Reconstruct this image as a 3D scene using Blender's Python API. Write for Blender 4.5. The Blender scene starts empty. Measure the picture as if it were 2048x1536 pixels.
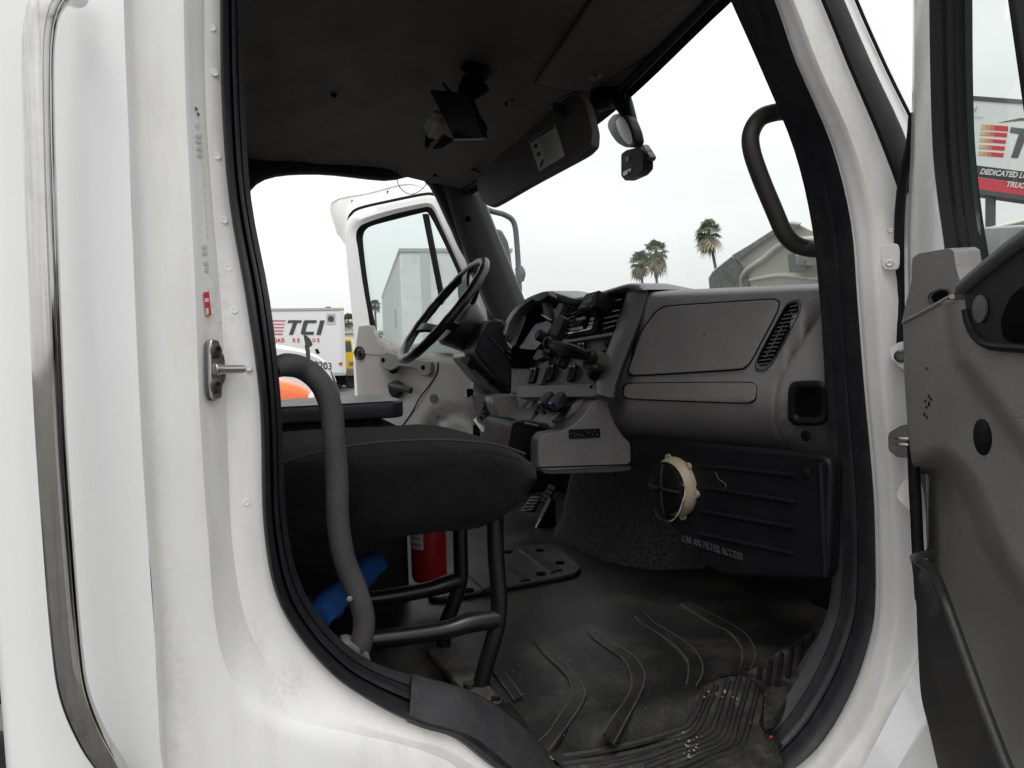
import bpy, bmesh, math, random
from mathutils import Vector, Matrix
random.seed(7)
R_ = math.radians
scn = bpy.context.scene
COL = scn.collection

# ------------------------------------------------------------------ camera
YAW, PIT, ROLL, FPX = R_(20), R_(-2.8), 0.03, 1400.0
CAM = Vector((0, 0, 1.7))
FW = Vector((math.sin(YAW)*math.cos(PIT), math.cos(YAW)*math.cos(PIT), math.sin(PIT)))
_r0 = Vector((math.cos(YAW), -math.sin(YAW), 0)); _u0 = _r0.cross(FW)
RT = _r0*math.cos(ROLL) - _u0*math.sin(ROLL)
UP = _u0*math.cos(ROLL) + _r0*math.sin(ROLL)
cd = bpy.data.cameras.new('camera'); cam = bpy.data.objects.new('camera', cd); COL.objects.link(cam)
cd.sensor_width = 36; cd.lens = 36*FPX/2048; cd.clip_start = .02; cd.clip_end = 3000
cam.matrix_world = Matrix.Translation(CAM) @ Matrix((RT, UP, -FW)).transposed().to_4x4()
scn.camera = cam
scn.render.resolution_x, scn.render.resolution_y = 1024, 768

# ------------------------------------------------------------------ sky, sun, exposure (overcast)
SUN_EL, SUN_AZ = R_(62), R_(205)       # azimuth clockwise from +Y
w = bpy.data.worlds.new('World'); scn.world = w; w.use_nodes = True
nt = w.node_tree; nt.nodes.clear()
sky = nt.nodes.new('ShaderNodeTexSky'); sky.sky_type = 'NISHITA'; sky.sun_disc = False
sky.sun_elevation = SUN_EL; sky.sun_rotation = SUN_AZ; sky.air_density = 2; sky.dust_density = 6
hsv = nt.nodes.new('ShaderNodeHueSaturation'); hsv.inputs['Saturation'].default_value = .12
nt.links.new(sky.outputs[0], hsv.inputs['Color'])
# overcast cloud deck: brightness rises towards the zenith, with soft cloud mottling
tc = nt.nodes.new('ShaderNodeTexCoord'); sp = nt.nodes.new('ShaderNodeSeparateXYZ')
nt.links.new(tc.outputs['Generated'], sp.inputs[0])
ramp = nt.nodes.new('ShaderNodeMapRange'); ramp.inputs['From Min'].default_value = 0; ramp.inputs['From Max'].default_value = 1
ramp.inputs['To Min'].default_value = 8.3; ramp.inputs['To Max'].default_value = 16.5
nt.links.new(sp.outputs['Z'], ramp.inputs['Value'])
nz = nt.nodes.new('ShaderNodeTexNoise'); nz.inputs['Scale'].default_value = 1.7; nz.inputs['Detail'].default_value = 4
mp = nt.nodes.new('ShaderNodeMapping'); mp.inputs['Scale'].default_value = (1, 1, 3)
nt.links.new(tc.outputs['Generated'], mp.inputs[0]); nt.links.new(mp.outputs[0], nz.inputs['Vector'])
nr = nt.nodes.new('ShaderNodeMapRange'); nr.inputs['From Min'].default_value = .3; nr.inputs['From Max'].default_value = .7
nr.inputs['To Min'].default_value = .84; nr.inputs['To Max'].default_value = 1.12
nt.links.new(nz.outputs['Fac'], nr.inputs['Value'])
mul = nt.nodes.new('ShaderNodeMath'); mul.operation = 'MULTIPLY'
nt.links.new(ramp.outputs[0], mul.inputs[0]); nt.links.new(nr.outputs[0], mul.inputs[1])
cloud = nt.nodes.new('ShaderNodeMixRGB'); cloud.blend_type = 'MULTIPLY'; cloud.inputs[0].default_value = 1
cloud.inputs[1].default_value = (.985, .995, 1.0, 1)
nt.links.new(mul.outputs[0], cloud.inputs[2])
mix = nt.nodes.new('ShaderNodeMixRGB'); mix.inputs[0].default_value = .88
nt.links.new(hsv.outputs[0], mix.inputs[1]); nt.links.new(cloud.outputs[0], mix.inputs[2])
bg = nt.nodes.new('ShaderNodeBackground'); bg.inputs['Strength'].default_value = .1
wo = nt.nodes.new('ShaderNodeOutputWorld')
nt.links.new(mix.outputs[0], bg.inputs['Color']); nt.links.new(bg.outputs[0], wo.inputs['Surface'])
sl = bpy.data.lights.new('sun', 'SUN'); sl.energy = 1.05; sl.angle = R_(25); sl.color = (1, .98, .95)
so = bpy.data.objects.new('sun', sl); COL.objects.link(so)
_sd = Vector((math.sin(SUN_AZ)*math.cos(SUN_EL), math.cos(SUN_AZ)*math.cos(SUN_EL), math.sin(SUN_EL)))
so.rotation_euler = _sd.to_track_quat('Z', 'Y').to_euler(); so.location = (0, -5, 12)
vs = scn.view_settings; vs.view_transform = 'Standard'; vs.look = 'None'; vs.exposure = 0.28; vs.gamma = 1
vs.use_curve_mapping = False
scn.cycles.use_denoising = True
try: scn.cycles.denoiser = 'OPENIMAGEDENOISE'
except Exception: pass
scn.cycles.max_bounces = 8; scn.cycles.diffuse_bounces = 5; scn.cycles.glossy_bounces = 4
scn.cycles.transparent_max_bounces = 16; scn.cycles.caustics_reflective = False; scn.cycles.caustics_refractive = False

# ------------------------------------------------------------------ pixel rays (2048 x 1536 photograph) on to real planes
def ray(px, py): return FW + RT*((px-1024)/FPX) + UP*((768-py)/FPX)
def at(px, py, X=None, Y=None, Z=None, d=None):
    v = ray(px, py)
    t = X/v.x if X is not None else Y/v.y if Y is not None else (Z-CAM.z)/v.z if Z is not None else d
    return CAM + v*t
class Frame:
    "a plane with an origin, two axes and a normal towards the viewer; p() drops a photograph point on it"
    def __init__(s, o, u, v, n=None):
        s.o = Vector(o); s.u = Vector(u).normalized(); s.v = Vector(v).normalized()
        s.n = (s.u.cross(s.v)).normalized() if n is None else Vector(n).normalized()
        if s.n.dot(CAM - s.o) < 0: s.n = -s.n
    def p(s, px, py, off=0.0):
        v = ray(px, py); o = s.o + s.n*off
        return CAM + v*((o-CAM).dot(s.n)/v.dot(s.n))
    def pts(s, L, off=0.0): return [s.p(x, y, off) for x, y in L]
    def w(s, a, b, c=0.0): return s.o + s.u*a + s.v*b + s.n*c

def cr(P, n=5, closed=False):
    "Catmull-Rom through the points"
    P = [Vector(p) for p in P]; m = len(P); out = []
    for i in range(m if closed else m-1):
        if closed: a, b, c, d = P[i-1], P[i], P[(i+1) % m], P[(i+2) % m]
        else: a, b, c, d = P[max(i-1, 0)], P[i], P[i+1], P[min(i+2, m-1)]
        for k in range(n):
            t = k/n
            out.append(.5*((2*b) + (c-a)*t + (2*a-5*b+4*c-d)*t*t + (3*b-a-3*c+d)*t**3))
    if not closed: out.append(P[-1])
    return out

# ------------------------------------------------------------------ materials
MATS = {}
def mat(name, col, rough=.5, metal=0, var=0, vscale=20, bump=0, bscale=300, coat=0, spec=.5, dirt_or_reflection=None, dscale=6, damt=.5,
        dstretch=(1, 1, 1), sheen=0, emit=None, bdetail=3, voronoi=False):
    if name in MATS: return MATS[name]
    m = bpy.data.materials.new(name); m.use_nodes = True; t = m.node_tree; b = t.nodes['Principled BSDF']
    b.inputs['Base Color'].default_value = (*col, 1); b.inputs['Roughness'].default_value = rough
    b.inputs['Metallic'].default_value = metal; b.inputs['Specular IOR Level'].default_value = spec
    if coat: b.inputs['Coat Weight'].default_value = coat; b.inputs['Coat Roughness'].default_value = .06
    if sheen: b.inputs['Sheen Weight'].default_value = sheen; b.inputs['Sheen Roughness'].default_value = .5
    tc = t.nodes.new('ShaderNodeNewGeometry')
    src = None
    if var:
        n = t.nodes.new('ShaderNodeTexNoise'); n.inputs['Scale'].default_value = vscale; n.inputs['Detail'].default_value = 5
        t.links.new(tc.outputs['Position'], n.inputs['Vector'])
        mr = t.nodes.new('ShaderNodeMapRange'); mr.inputs['From Min'].default_value = .25; mr.inputs['From Max'].default_value = .75
        mr.inputs['To Min'].default_value = 1-var; mr.inputs['To Max'].default_value = 1+var
        t.links.new(n.outputs['Fac'], mr.inputs['Value'])
        mx = t.nodes.new('ShaderNodeMixRGB'); mx.blend_type = 'MULTIPLY'; mx.inputs[0].default_value = 1
        mx.inputs[1].default_value = (*col, 1); t.links.new(mr.outputs[0], mx.inputs[2])
        src = mx.outputs[0]
        rr = t.nodes.new('ShaderNodeMapRange'); rr.inputs['From Min'].default_value = .2; rr.inputs['From Max'].default_value = .8
        rr.inputs['To Min'].default_value = max(.03, rough*.85); rr.inputs['To Max'].default_value = min(1, rough*1.18)
        t.links.new(n.outputs['Fac'], rr.inputs['Value']); t.links.new(rr.outputs[0], b.inputs['Roughness'])
    if dirt_or_reflection:
        n = t.nodes.new('ShaderNodeTexNoise'); n.inputs['Scale'].default_value = dscale; n.inputs['Detail'].default_value = 8
        n.inputs['Roughness'].default_value = .65
        mpn = t.nodes.new('ShaderNodeMapping'); mpn.inputs['Scale'].default_value = dstretch
        t.links.new(tc.outputs['Position'], mpn.inputs[0]); t.links.new(mpn.outputs[0], n.inputs['Vector'])
        mr = t.nodes.new('ShaderNodeMapRange'); mr.inputs['From Min'].default_value = .42; mr.inputs['From Max'].default_value = .8
        mr.inputs['To Max'].default_value = damt; mr.interpolation_type = 'SMOOTHSTEP'
        t.links.new(n.outputs['Fac'], mr.inputs['Value'])
        mx = t.nodes.new('ShaderNodeMixRGB'); t.links.new(mr.outputs[0], mx.inputs[0])
        if src: t.links.new(src, mx.inputs[1])
        else: mx.inputs[1].default_value = (*col, 1)
        mx.inputs[2].default_value = (*dirt_or_reflection, 1); src = mx.outputs[0]
    if src: t.links.new(src, b.inputs['Base Color'])
    if bump:
        if voronoi:
            n = t.nodes.new('ShaderNodeTexVoronoi'); n.inputs['Scale'].default_value = bscale; o = n.outputs['Distance']
        else:
            n = t.nodes.new('ShaderNodeTexNoise'); n.inputs['Scale'].default_value = bscale; n.inputs['Detail'].default_value = bdetail
            o = n.outputs['Fac']
        t.links.new(tc.outputs['Position'], n.inputs['Vector'])
        bp = t.nodes.new('ShaderNodeBump'); bp.inputs['Strength'].default_value = bump; bp.inputs['Distance'].default_value = .002
        t.links.new(o, bp.inputs['Height']); t.links.new(bp.outputs[0], b.inputs['Normal'])
    if emit: b.inputs['Emission Color'].default_value = (*emit[0], 1); b.inputs['Emission Strength'].default_value = emit[1]
    MATS[name] = m; return m

def glass_mat(name, tint, haze=.05, gloss=1.0):
    m = bpy.data.materials.new(name); m.use_nodes = True; t = m.node_tree; t.nodes.clear()
    out = t.nodes.new('ShaderNodeOutputMaterial')
    tr = t.nodes.new('ShaderNodeBsdfTransparent'); tr.inputs[0].default_value = (*tint, 1)
    gl = t.nodes.new('ShaderNodeBsdfGlossy'); gl.inputs['Roughness'].default_value = .02; gl.inputs[0].default_value = (gloss, gloss, gloss, 1)
    lw = t.nodes.new('ShaderNodeLayerWeight'); lw.inputs[0].default_value = .5          # Schlick: .04 + .96 (1-cos)^5
    pw = t.nodes.new('ShaderNodeMath'); pw.operation = 'POWER'; pw.inputs[1].default_value = 5; t.links.new(lw.outputs['Facing'], pw.inputs[0])
    fr = t.nodes.new('ShaderNodeMath'); fr.operation = 'MULTIPLY_ADD'; fr.inputs[1].default_value = .9; fr.inputs[2].default_value = .045; t.links.new(pw.outputs[0], fr.inputs[0])
    m1 = t.nodes.new('ShaderNodeMixShader'); t.links.new(fr.outputs[0], m1.inputs[0])
    t.links.new(tr.outputs[0], m1.inputs[1]); t.links.new(gl.outputs[0], m1.inputs[2])
    df = t.nodes.new('ShaderNodeBsdfTranslucent'); df.inputs[0].default_value = (.8, .8, .78, 1)
    ge = t.nodes.new('ShaderNodeNewGeometry'); n = t.nodes.new('ShaderNodeTexNoise'); n.inputs['Scale'].default_value = 3; n.inputs['Detail'].default_value = 9
    t.links.new(ge.outputs['Position'], n.inputs['Vector'])
    n2 = t.nodes.new('ShaderNodeTexNoise'); n2.inputs['Scale'].default_value = 55; n2.inputs['Detail'].default_value = 2
    t.links.new(ge.outputs['Position'], n2.inputs['Vector'])
    sp = t.nodes.new('ShaderNodeMapRange'); sp.inputs['From Min'].default_value = .70; sp.inputs['From Max'].default_value = .78; sp.inputs['To Max'].default_value = .22
    t.links.new(n2.outputs['Fac'], sp.inputs['Value'])
    mr = t.nodes.new('ShaderNodeMapRange'); mr.inputs['From Min'].default_value = .35; mr.inputs['From Max'].default_value = .75; mr.inputs['To Max'].default_value = haze*2
    t.links.new(n.outputs['Fac'], mr.inputs['Value'])
    ad = t.nodes.new('ShaderNodeMath'); ad.operation = 'ADD'; t.links.new(sp.outputs[0], ad.inputs[0]); t.links.new(mr.outputs[0], ad.inputs[1])
    m2 = t.nodes.new('ShaderNodeMixShader'); t.links.new(ad.outputs[0], m2.inputs[0])
    t.links.new(m1.outputs[0], m2.inputs[1]); t.links.new(df.outputs[0], m2.inputs[2])
    t.links.new(m2.outputs[0], out.inputs['Surface'])
    return m

WHITE = mat('white_paint', (.82, .82, .815), .28, var=.015, vscale=5, coat=.6)
JAMB = mat('white_jamb_paint', (.79, .785, .77), .38, var=.03, vscale=9, coat=.15, dirt_or_reflection=(.44, .38, .30), dscale=12, damt=.40, dstretch=(1.2, 1.2, .22), bump=.08, bscale=40)
def scuffs(m, spots):
    "shoe scuffs and grime of a fixed place and shape, over the paint"
    t = m.node_tree; b = t.nodes['Principled BSDF']; src = b.inputs['Base Color'].links[0].from_socket
    geo = t.nodes.new('ShaderNodeNewGeometry')
    for (cx, cy, cz), (rx, ry, rz), scale, amt, col in spots:
        mp = t.nodes.new('ShaderNodeMapping'); mp.vector_type = 'TEXTURE'; mp.inputs['Location'].default_value = (cx, cy, cz); mp.inputs['Scale'].default_value = (rx, ry, rz)
        t.links.new(geo.outputs['Position'], mp.inputs[0])
        ln = t.nodes.new('ShaderNodeVectorMath'); ln.operation = 'LENGTH'; t.links.new(mp.outputs[0], ln.inputs[0])
        fo = t.nodes.new('ShaderNodeMapRange'); fo.interpolation_type = 'SMOOTHSTEP'; fo.inputs['From Min'].default_value = 1; fo.inputs['From Max'].default_value = .2; fo.inputs['To Max'].default_value = amt
        t.links.new(ln.outputs['Value'], fo.inputs['Value'])
        n = t.nodes.new('ShaderNodeTexNoise'); n.inputs['Scale'].default_value = scale; n.inputs['Detail'].default_value = 7; n.inputs['Roughness'].default_value = .7
        t.links.new(geo.outputs['Position'], n.inputs['Vector'])
        nr = t.nodes.new('ShaderNodeMapRange'); nr.inputs['From Min'].default_value = .46; nr.inputs['From Max'].default_value = .68; t.links.new(n.outputs['Fac'], nr.inputs['Value'])
        mu = t.nodes.new('ShaderNodeMath'); mu.operation = 'MULTIPLY'; t.links.new(fo.outputs[0], mu.inputs[0]); t.links.new(nr.outputs[0], mu.inputs[1])
        mx = t.nodes.new('ShaderNodeMixRGB'); t.links.new(mu.outputs[0], mx.inputs[0]); t.links.new(src, mx.inputs[1]); mx.inputs[2].default_value = (*col, 1); src = mx.outputs[0]
    t.links.new(src, b.inputs['Base Color'])
scuffs(JAMB, [(at(505, 1265, Y=.87), (.035, .06, .05), 190, .22, (.34, .33, .32)), (at(580, 1370, Y=.87), (.05, .06, .04), 170, .30, (.36, .34, .31)),
              (at(340, 1350, Y=.83), (.03, .06, .22), 70, .28, (.50, .42, .35)), (at(1640, 180, Y=.85), (.05, .06, .16), 90, .22, (.45, .39, .32)),
              (at(1690, 250, Y=.84), (.03, .06, .10), 60, .28, (.46, .39, .31)), (at(1700, 1440, Y=.85), (.09, .06, .07), 80, .25, (.46, .42, .34)), (at(440, 640, Y=.86), (.03, .06, .12), 80, .35, (.35, .33, .3))])
RUBBER = mat('black_rubber', (.010, .010, .011), .55, spec=.15, var=.25, vscale=30, bump=.25, bscale=260)
SEALM = mat('seal_rubber', (.013, .0135, .016), .42, spec=.28, var=.2, vscale=60, dirt_or_reflection=(.05, .047, .042), dscale=45, damt=.3, dstretch=(1, 1, .3), bump=.25, bscale=350)
GREY = mat('grey_grained_plastic', (.188, .181, .178), .42, spec=.32, var=.13, vscale=9, bump=.6, bscale=420, bdetail=2, dirt_or_reflection=(.27, .25, .225), dscale=7, damt=.25, voronoi=False)
DOORG = mat('door_trim_plastic', (.235, .224, .217), .45, spec=.3, var=.12, vscale=8, bump=.6, bscale=380, bdetail=2, dirt_or_reflection=(.16, .15, .14), dscale=6, damt=.5)
LGREY = mat('light_grey_trim', (.31, .295, .278), .5, var=.08, vscale=10, bump=.4, bscale=380, dirt_or_reflection=(.42, .37, .31), dscale=6, damt=.45)
DGREY = mat('charcoal_plastic', (.026, .027, .030), .45, spec=.25, var=.12, vscale=20, bump=.35, bscale=500)
MGREY = mat('mid_grey_plastic', (.082, .081, .084), .36, spec=.3, var=.1, vscale=18, bump=.3, bscale=450)
BLACK = mat('black_plastic', (.008, .008, .009), .45, spec=.15, var=.15, vscale=25, bump=.2, bscale=500)
BLACKG = mat('glossy_black_plastic', (.012, .012, .014), .2, var=.1, vscale=25)
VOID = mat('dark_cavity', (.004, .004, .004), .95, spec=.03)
FABRIC = mat('black_seat_fabric', (.0065, .0067, .0073), .95, spec=.05, var=.4, vscale=40, bump=.9, bscale=700, sheen=.07, dirt_or_reflection=(.0165, .017, .0185), dscale=30, damt=.3)
CARPET = mat('grey_carpet', (.055, .054, .053), 1, spec=.1, var=.9, vscale=170, bump=1.0, bscale=420)
MAT = mat('rubber_floor_mat', (.009, .009, .0086), .37, spec=.33, var=.5, vscale=6, dirt_or_reflection=(.066, .062, .050), dscale=6.5, damt=.9, bump=.4, bscale=160)
MATR = mat('rubber_mat_rib', (.011, .011, .0105), .42, var=.4, vscale=11, dirt_or_reflection=(.05, .046, .038), dscale=16, damt=.6, bump=.35, bscale=180)
PLATE = mat('worn_step_rubber', (.022, .021, .019), .5, spec=.2, var=.4, vscale=16, dirt_or_reflection=(.11, .10, .08), dscale=26, damt=.85, bump=.5, bscale=150)
LINER = mat('headliner_vinyl', (.155, .148, .132), .6, spec=.25, var=.2, vscale=5, bump=.5, bscale=300, dirt_or_reflection=(.05, .046, .037), dscale=3, damt=.6)
SLAT = mat('slat_highlight', (.42, .41, .40), .35)  # pale colour stands in for highlights on the centre vent slats
DSLAT = mat('dark_slat', (.10, .10, .10), .4)
LINERD = mat('headliner_panel', (.125, .12, .115), .6, var=.1, vscale=8, bump=.4, bscale=350)
CHROME = mat('polished_steel', (.56, .545, .53), .09, metal=1, var=.08, vscale=60, dirt_or_reflection=(.16, .15, .155), dscale=190, damt=.5, dstretch=(1, 1, .012))  # dark lengthwise streaks in the colour imitate reflections on the rail
STEEL = mat('zinc_steel', (.50, .49, .47), .3, metal=1, var=.15, vscale=60)
DSTEEL = mat('dark_bolt_steel', (.14, .135, .13), .4, metal=1, var=.2, vscale=80)
TUBE = mat('black_powder_coat', (.008, .008, .009), .3, var=.15, vscale=30)
HANDLE = mat('grey_rubber_grip', (.058, .055, .057), .6, spec=.3, var=.15, vscale=25, bump=.5, bscale=600)
HANDLEB = mat('brown_black_grip', (.035, .031, .028), .5, var=.25, vscale=20, bump=.5, bscale=500)
RED = mat('red_enamel', (.42, .012, .012), .35, var=.08, vscale=20)
BLUE = mat('blue_foam', (.008, .085, .30), .9, var=.3, vscale=90, bump=1, bscale=350)
BEIGE = mat('beige_plastic', (.36, .32, .23), .5, var=.12, vscale=40, dirt_or_reflection=(.28, .23, .15), dscale=30, damt=.5)
STICKER = mat('white_sticker', (.62, .62, .6), .5, var=.05, vscale=40)
INK = mat('dark_print', (.03, .03, .03), .6)
GINK = mat('grey_print', (.30, .30, .30), .6)
FINK = mat('faded_grey_print', (.52, .52, .52), .6)
SCRATCH = mat('pale_scratch', (.16, .16, .16), .7)
REDINK = mat('red_print', (.60, .03, .05), .5, var=.1, vscale=60)
GREENINK = mat('green_print', (.03, .13, .09), .5)
PAPER = mat('crumpled_paper', (.78, .70, .60), .9, var=.15, vscale=60, bump=.6, bscale=90)
ASPHALT = mat('asphalt', (.095, .092, .088), .9, var=.2, vscale=.5, bump=.4, bscale=60, dirt_or_reflection=(.08, .08, .08), dscale=.25, damt=.5)
WGLASS = glass_mat('windshield_glass', (.90, .935, .92), .05)
DGLASS = glass_mat('tinted_door_glass', (.72, .80, .775), .03)
NGLASS = glass_mat('near_door_glass', (.84, .89, .87), .02)
SCREEN = mat('device_screen', (.03, .033, .037), .45, spec=.2)

# ------------------------------------------------------------------ mesh helpers
WORLD = {}
def mk(name, V, Fc, m, parent=None, smooth=True, sharp=38, bevel=0, bseg=2, solid=0, sub=0, origin=None):
    me = bpy.data.meshes.new(name); V = [Vector(v) for v in V]
    if origin is None:
        lo = Vector((min(v.x for v in V), min(v.y for v in V), min(v.z for v in V)))
        hi = Vector((max(v.x for v in V), max(v.y for v in V), max(v.z for v in V))); origin = (lo+hi)/2
    me.from_pydata([v-origin for v in V], [], Fc); me.validate()
    bm = bmesh.new(); bm.from_mesh(me); bmesh.ops.remove_doubles(bm, verts=bm.verts, dist=1e-6)
    bmesh.ops.recalc_face_normals(bm, faces=bm.faces); bm.to_mesh(me); bm.free()
    if smooth:
        me.polygons.foreach_set('use_smooth', [True]*len(me.polygons))
        if sharp and not sub: me.set_sharp_from_angle(angle=R_(sharp))
    o = bpy.data.objects.new(name, me); o.location = origin
    if m: me.materials.append(m)
    COL.objects.link(o); WORLD[o.name] = origin.copy()
    if parent is not None:
        o.parent = parent; o.matrix_parent_inverse = Matrix.Translation(-WORLD[parent.name])
    if solid:
        s = o.modifiers.new('thick', 'SOLIDIFY'); s.thickness = solid; s.offset = 0
    if bevel:
        b = o.modifiers.new('bevel', 'BEVEL'); b.width = bevel; b.segments = bseg; b.limit_method = 'ANGLE'; b.angle_limit = R_(32)
        b.harden_normals = False
    if sub:
        s = o.modifiers.new('sub', 'SUBSURF'); s.levels = sub; s.render_levels = sub
    return o
def thing(name, label, cat, loc, group=None):
    o = bpy.data.objects.new(name, None); o.location = loc; o.empty_display_size = .1; COL.objects.link(o)
    o['label'] = label; o['category'] = cat
    if group: o['group'] = group
    WORLD[o.name] = Vector(loc); return o
def part(name, parent, loc, label=None):
    o = bpy.data.objects.new(name, None); o.location = loc; o.empty_display_size = .05; COL.objects.link(o)
    o.parent = parent; o.matrix_parent_inverse = Matrix.Translation(-WORLD[parent.name])
    if label: o['label'] = label
    WORLD[o.name] = Vector(loc); return o
def tag(o, label, cat=None, group=None, kind=None):
    o['label'] = label
    if cat: o['category'] = cat
    if group: o['group'] = group
    if kind: o['kind'] = kind
    return o
def copy(o, parent, delta):
    c = o.copy(); COL.objects.link(c); c.parent = parent
    c.location = o.location + Vector(delta)
    if parent is not None: c.matrix_parent_inverse = Matrix.Translation(-WORLD[parent.name])
    WORLD[c.name] = Vector(c.location); return c
def grid(rows, wrap_u=False, wrap_v=False):
    n, k = len(rows), len(rows[0]); V = [p for r in rows for p in r]; Fc = []
    for i in range(n if wrap_v else n-1):
        for j in range(k if wrap_u else k-1):
            a, b = i % n, (i+1) % n; c, d = j % k, (j+1) % k
            Fc.append((a*k+c, a*k+d, b*k+d, b*k+c))
    return V, Fc
def loft(name, rows, m, parent=None, wu=False, wv=False, **kw):
    V, Fc = grid(rows, wu, wv); return mk(name, V, Fc, m, parent, **kw)
def prism(name, pts, vec, m, parent=None, bevel=0, **kw):
    "polygon pushed along vec; vec may point either way"
    n = len(pts); V = [Vector(p) for p in pts] + [Vector(p)+Vector(vec) for p in pts]
    Fc = [tuple(range(n)), tuple(range(2*n-1, n-1, -1))] + [(i, (i+1) % n, n+(i+1) % n, n+i) for i in range(n)]
    return mk(name, V, Fc, m, parent, bevel=bevel, **kw)
def tubeVF(P, r, seg=10, closed=False, cap=True, squash=None):
    P = [Vector(p) for p in P]; m = len(P); V = []; Fc = []
    rr = r if isinstance(r, (list, tuple)) else [r]*m
    T = []
    for i in range(m):
        a = P[i-1] if (closed or i > 0) else P[i]; b = P[(i+1) % m] if (closed or i < m-1) else P[i]
        t = b-a; T.append(t.normalized() if t.length > 1e-9 else Vector((0, 0, 1)))
    up = Vector((0, 0, 1)) if abs(T[0].z) < .9 else Vector((1, 0, 0))
    nrm = (up - T[0]*up.dot(T[0])).normalized()
    for i in range(m):
        nrm = nrm - T[i]*nrm.dot(T[i]); nrm.normalize(); b = T[i].cross(nrm)
        for k in range(seg):
            a = 2*math.pi*k/seg; s = squash if squash else (1, 1)
            V.append(P[i] + (nrm*math.cos(a)*s[0] + b*math.sin(a)*s[1])*rr[i])
    for i in range(m if closed else m-1):
        for k in range(seg):
            j = (i+1) % m; Fc.append((i*seg+k, i*seg+(k+1) % seg, j*seg+(k+1) % seg, j*seg+k))
    if cap and not closed:
        Fc.append(tuple(range(seg-1, -1, -1))); Fc.append(tuple((m-1)*seg+k for k in range(seg)))
    return V, Fc
def tube(name, P, r, m, parent=None, seg=12, closed=False, n=5, raw=False, squash=None, **kw):
    if not raw and len(P) > 2:
        if isinstance(r, (list, tuple)):
            q = cr([(x, 0, 0) for x in r], n, closed); r = [v.x for v in q]
        P = cr(P, n, closed)
    V, Fc = tubeVF(P, r, seg, closed, squash=squash); return mk(name, V, Fc, m, parent, **kw)
def join(parts):
    V, Fc = [], []
    for v, f in parts:
        k = len(V); V += list(v); Fc += [tuple(i+k for i in q) for q in f]
    return V, Fc
def boxVF(o, a, b, c):
    "box from corner o along three edge vectors"
    o, a, b, c = map(Vector, (o, a, b, c))
    V = [o, o+a, o+a+b, o+b, o+c, o+a+c, o+a+b+c, o+b+c]
    return V, [(0, 3, 2, 1), (4, 5, 6, 7), (0, 1, 5, 4), (1, 2, 6, 5), (2, 3, 7, 6), (3, 0, 4, 7)]
def box(name, lo, hi, m, parent=None, bevel=.004, **kw):
    lo, hi = Vector(lo), Vector(hi); d = hi-lo
    V, Fc = boxVF(lo, (d.x, 0, 0), (0, d.y, 0), (0, 0, d.z)); return mk(name, V, Fc, m, parent, bevel=bevel, **kw)
def obox(name, c, u, v, n, su, sv, sn, m, parent=None, bevel=.003, **kw):
    u, v, n = Vector(u).normalized(), Vector(v).normalized(), Vector(n).normalized(); c = Vector(c)
    V, Fc = boxVF(c-u*su/2-v*sv/2-n*sn/2, u*su, v*sv, n*sn); return mk(name, V, Fc, m, parent, bevel=bevel, **kw)
def lathe(name, o, axis, prof, m, parent=None, seg=24, ref=None, **kw):
    "profile of (radius, height along axis)"
    V, Fc = latheVF(o, axis, prof, seg, ref); return mk(name, V, Fc, m, parent, **kw)
def latheVF(o, axis, prof, seg=24, ref=None):
    o = Vector(o); ax = Vector(axis).normalized(); rf = Vector(ref) if ref else (Vector((0, 0, 1)) if abs(ax.z) < .9 else Vector((1, 0, 0)))
    u = (rf - ax*rf.dot(ax)).normalized(); v = ax.cross(u); V = []; Fc = []
    for r, h in prof:
        for k in range(seg):
            a = 2*math.pi*k/seg; V.append(o + ax*h + (u*math.cos(a)+v*math.sin(a))*max(r, 1e-5))
    for i in range(len(prof)-1):
        for k in range(seg): Fc.append((i*seg+k, i*seg+(k+1) % seg, (i+1)*seg+(k+1) % seg, (i+1)*seg+k))
    Fc.append(tuple(range(seg-1, -1, -1))); Fc.append(tuple((len(prof)-1)*seg+k for k in range(seg)))
    return V, Fc
def rrect(w, h, r, k=4):
    "rounded rectangle outline, centred"
    out = []
    for cx, cy, a0 in ((w/2-r, h/2-r, 0), (-w/2+r, h/2-r, 90), (-w/2+r, -h/2+r, 180), (w/2-r, -h/2+r, 270)):
        for i in range(k+1):
            a = R_(a0+90*i/k); out.append((cx+r*math.cos(a), cy+r*math.sin(a)))
    return out
def smoothpoly(P, r=.25, k=4):
    "round the corners of a pixel polygon"
    out = []; n = len(P)
    for i in range(n):
        a, b, c = Vector((*P[i-1], 0)), Vector((*P[i], 0)), Vector((*P[(i+1) % n], 0))
        p, q = b.lerp(a, r), b.lerp(c, r)
        for j in range(k+1):
            t = j/k; v = p*(1-t)**2 + b*2*t*(1-t) + q*t*t; out.append((v.x, v.y))
    return out
def text(name, body, size, o, u, v, m, parent=None, extrude=.0, align='LEFT', shear=0, bold=0, sx=1, space=1.0):
    c = bpy.data.curves.new(name, 'FONT'); c.body = body; c.size = size; c.extrude = extrude; c.align_x = align; c.shear = shear
    c.offset = bold; c.resolution_u = 3; c.space_character = space
    t = bpy.data.objects.new(name+'_tmp', c); COL.objects.link(t)
    dg = bpy.context.evaluated_depsgraph_get(); me = bpy.data.meshes.new_from_object(t.evaluated_get(dg))
    bpy.data.objects.remove(t)
    u, v = Vector(u).normalized(), Vector(v).normalized(); n = u.cross(v); o = Vector(o)
    V = [o + u*p.co.x*sx + v*p.co.y + n*p.co.z for p in me.vertices]; Fc = [tuple(p.vertices) for p in me.polygons]
    bpy.data.meshes.remove(me)
    return mk(name, V, Fc, m, parent, smooth=False)

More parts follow.
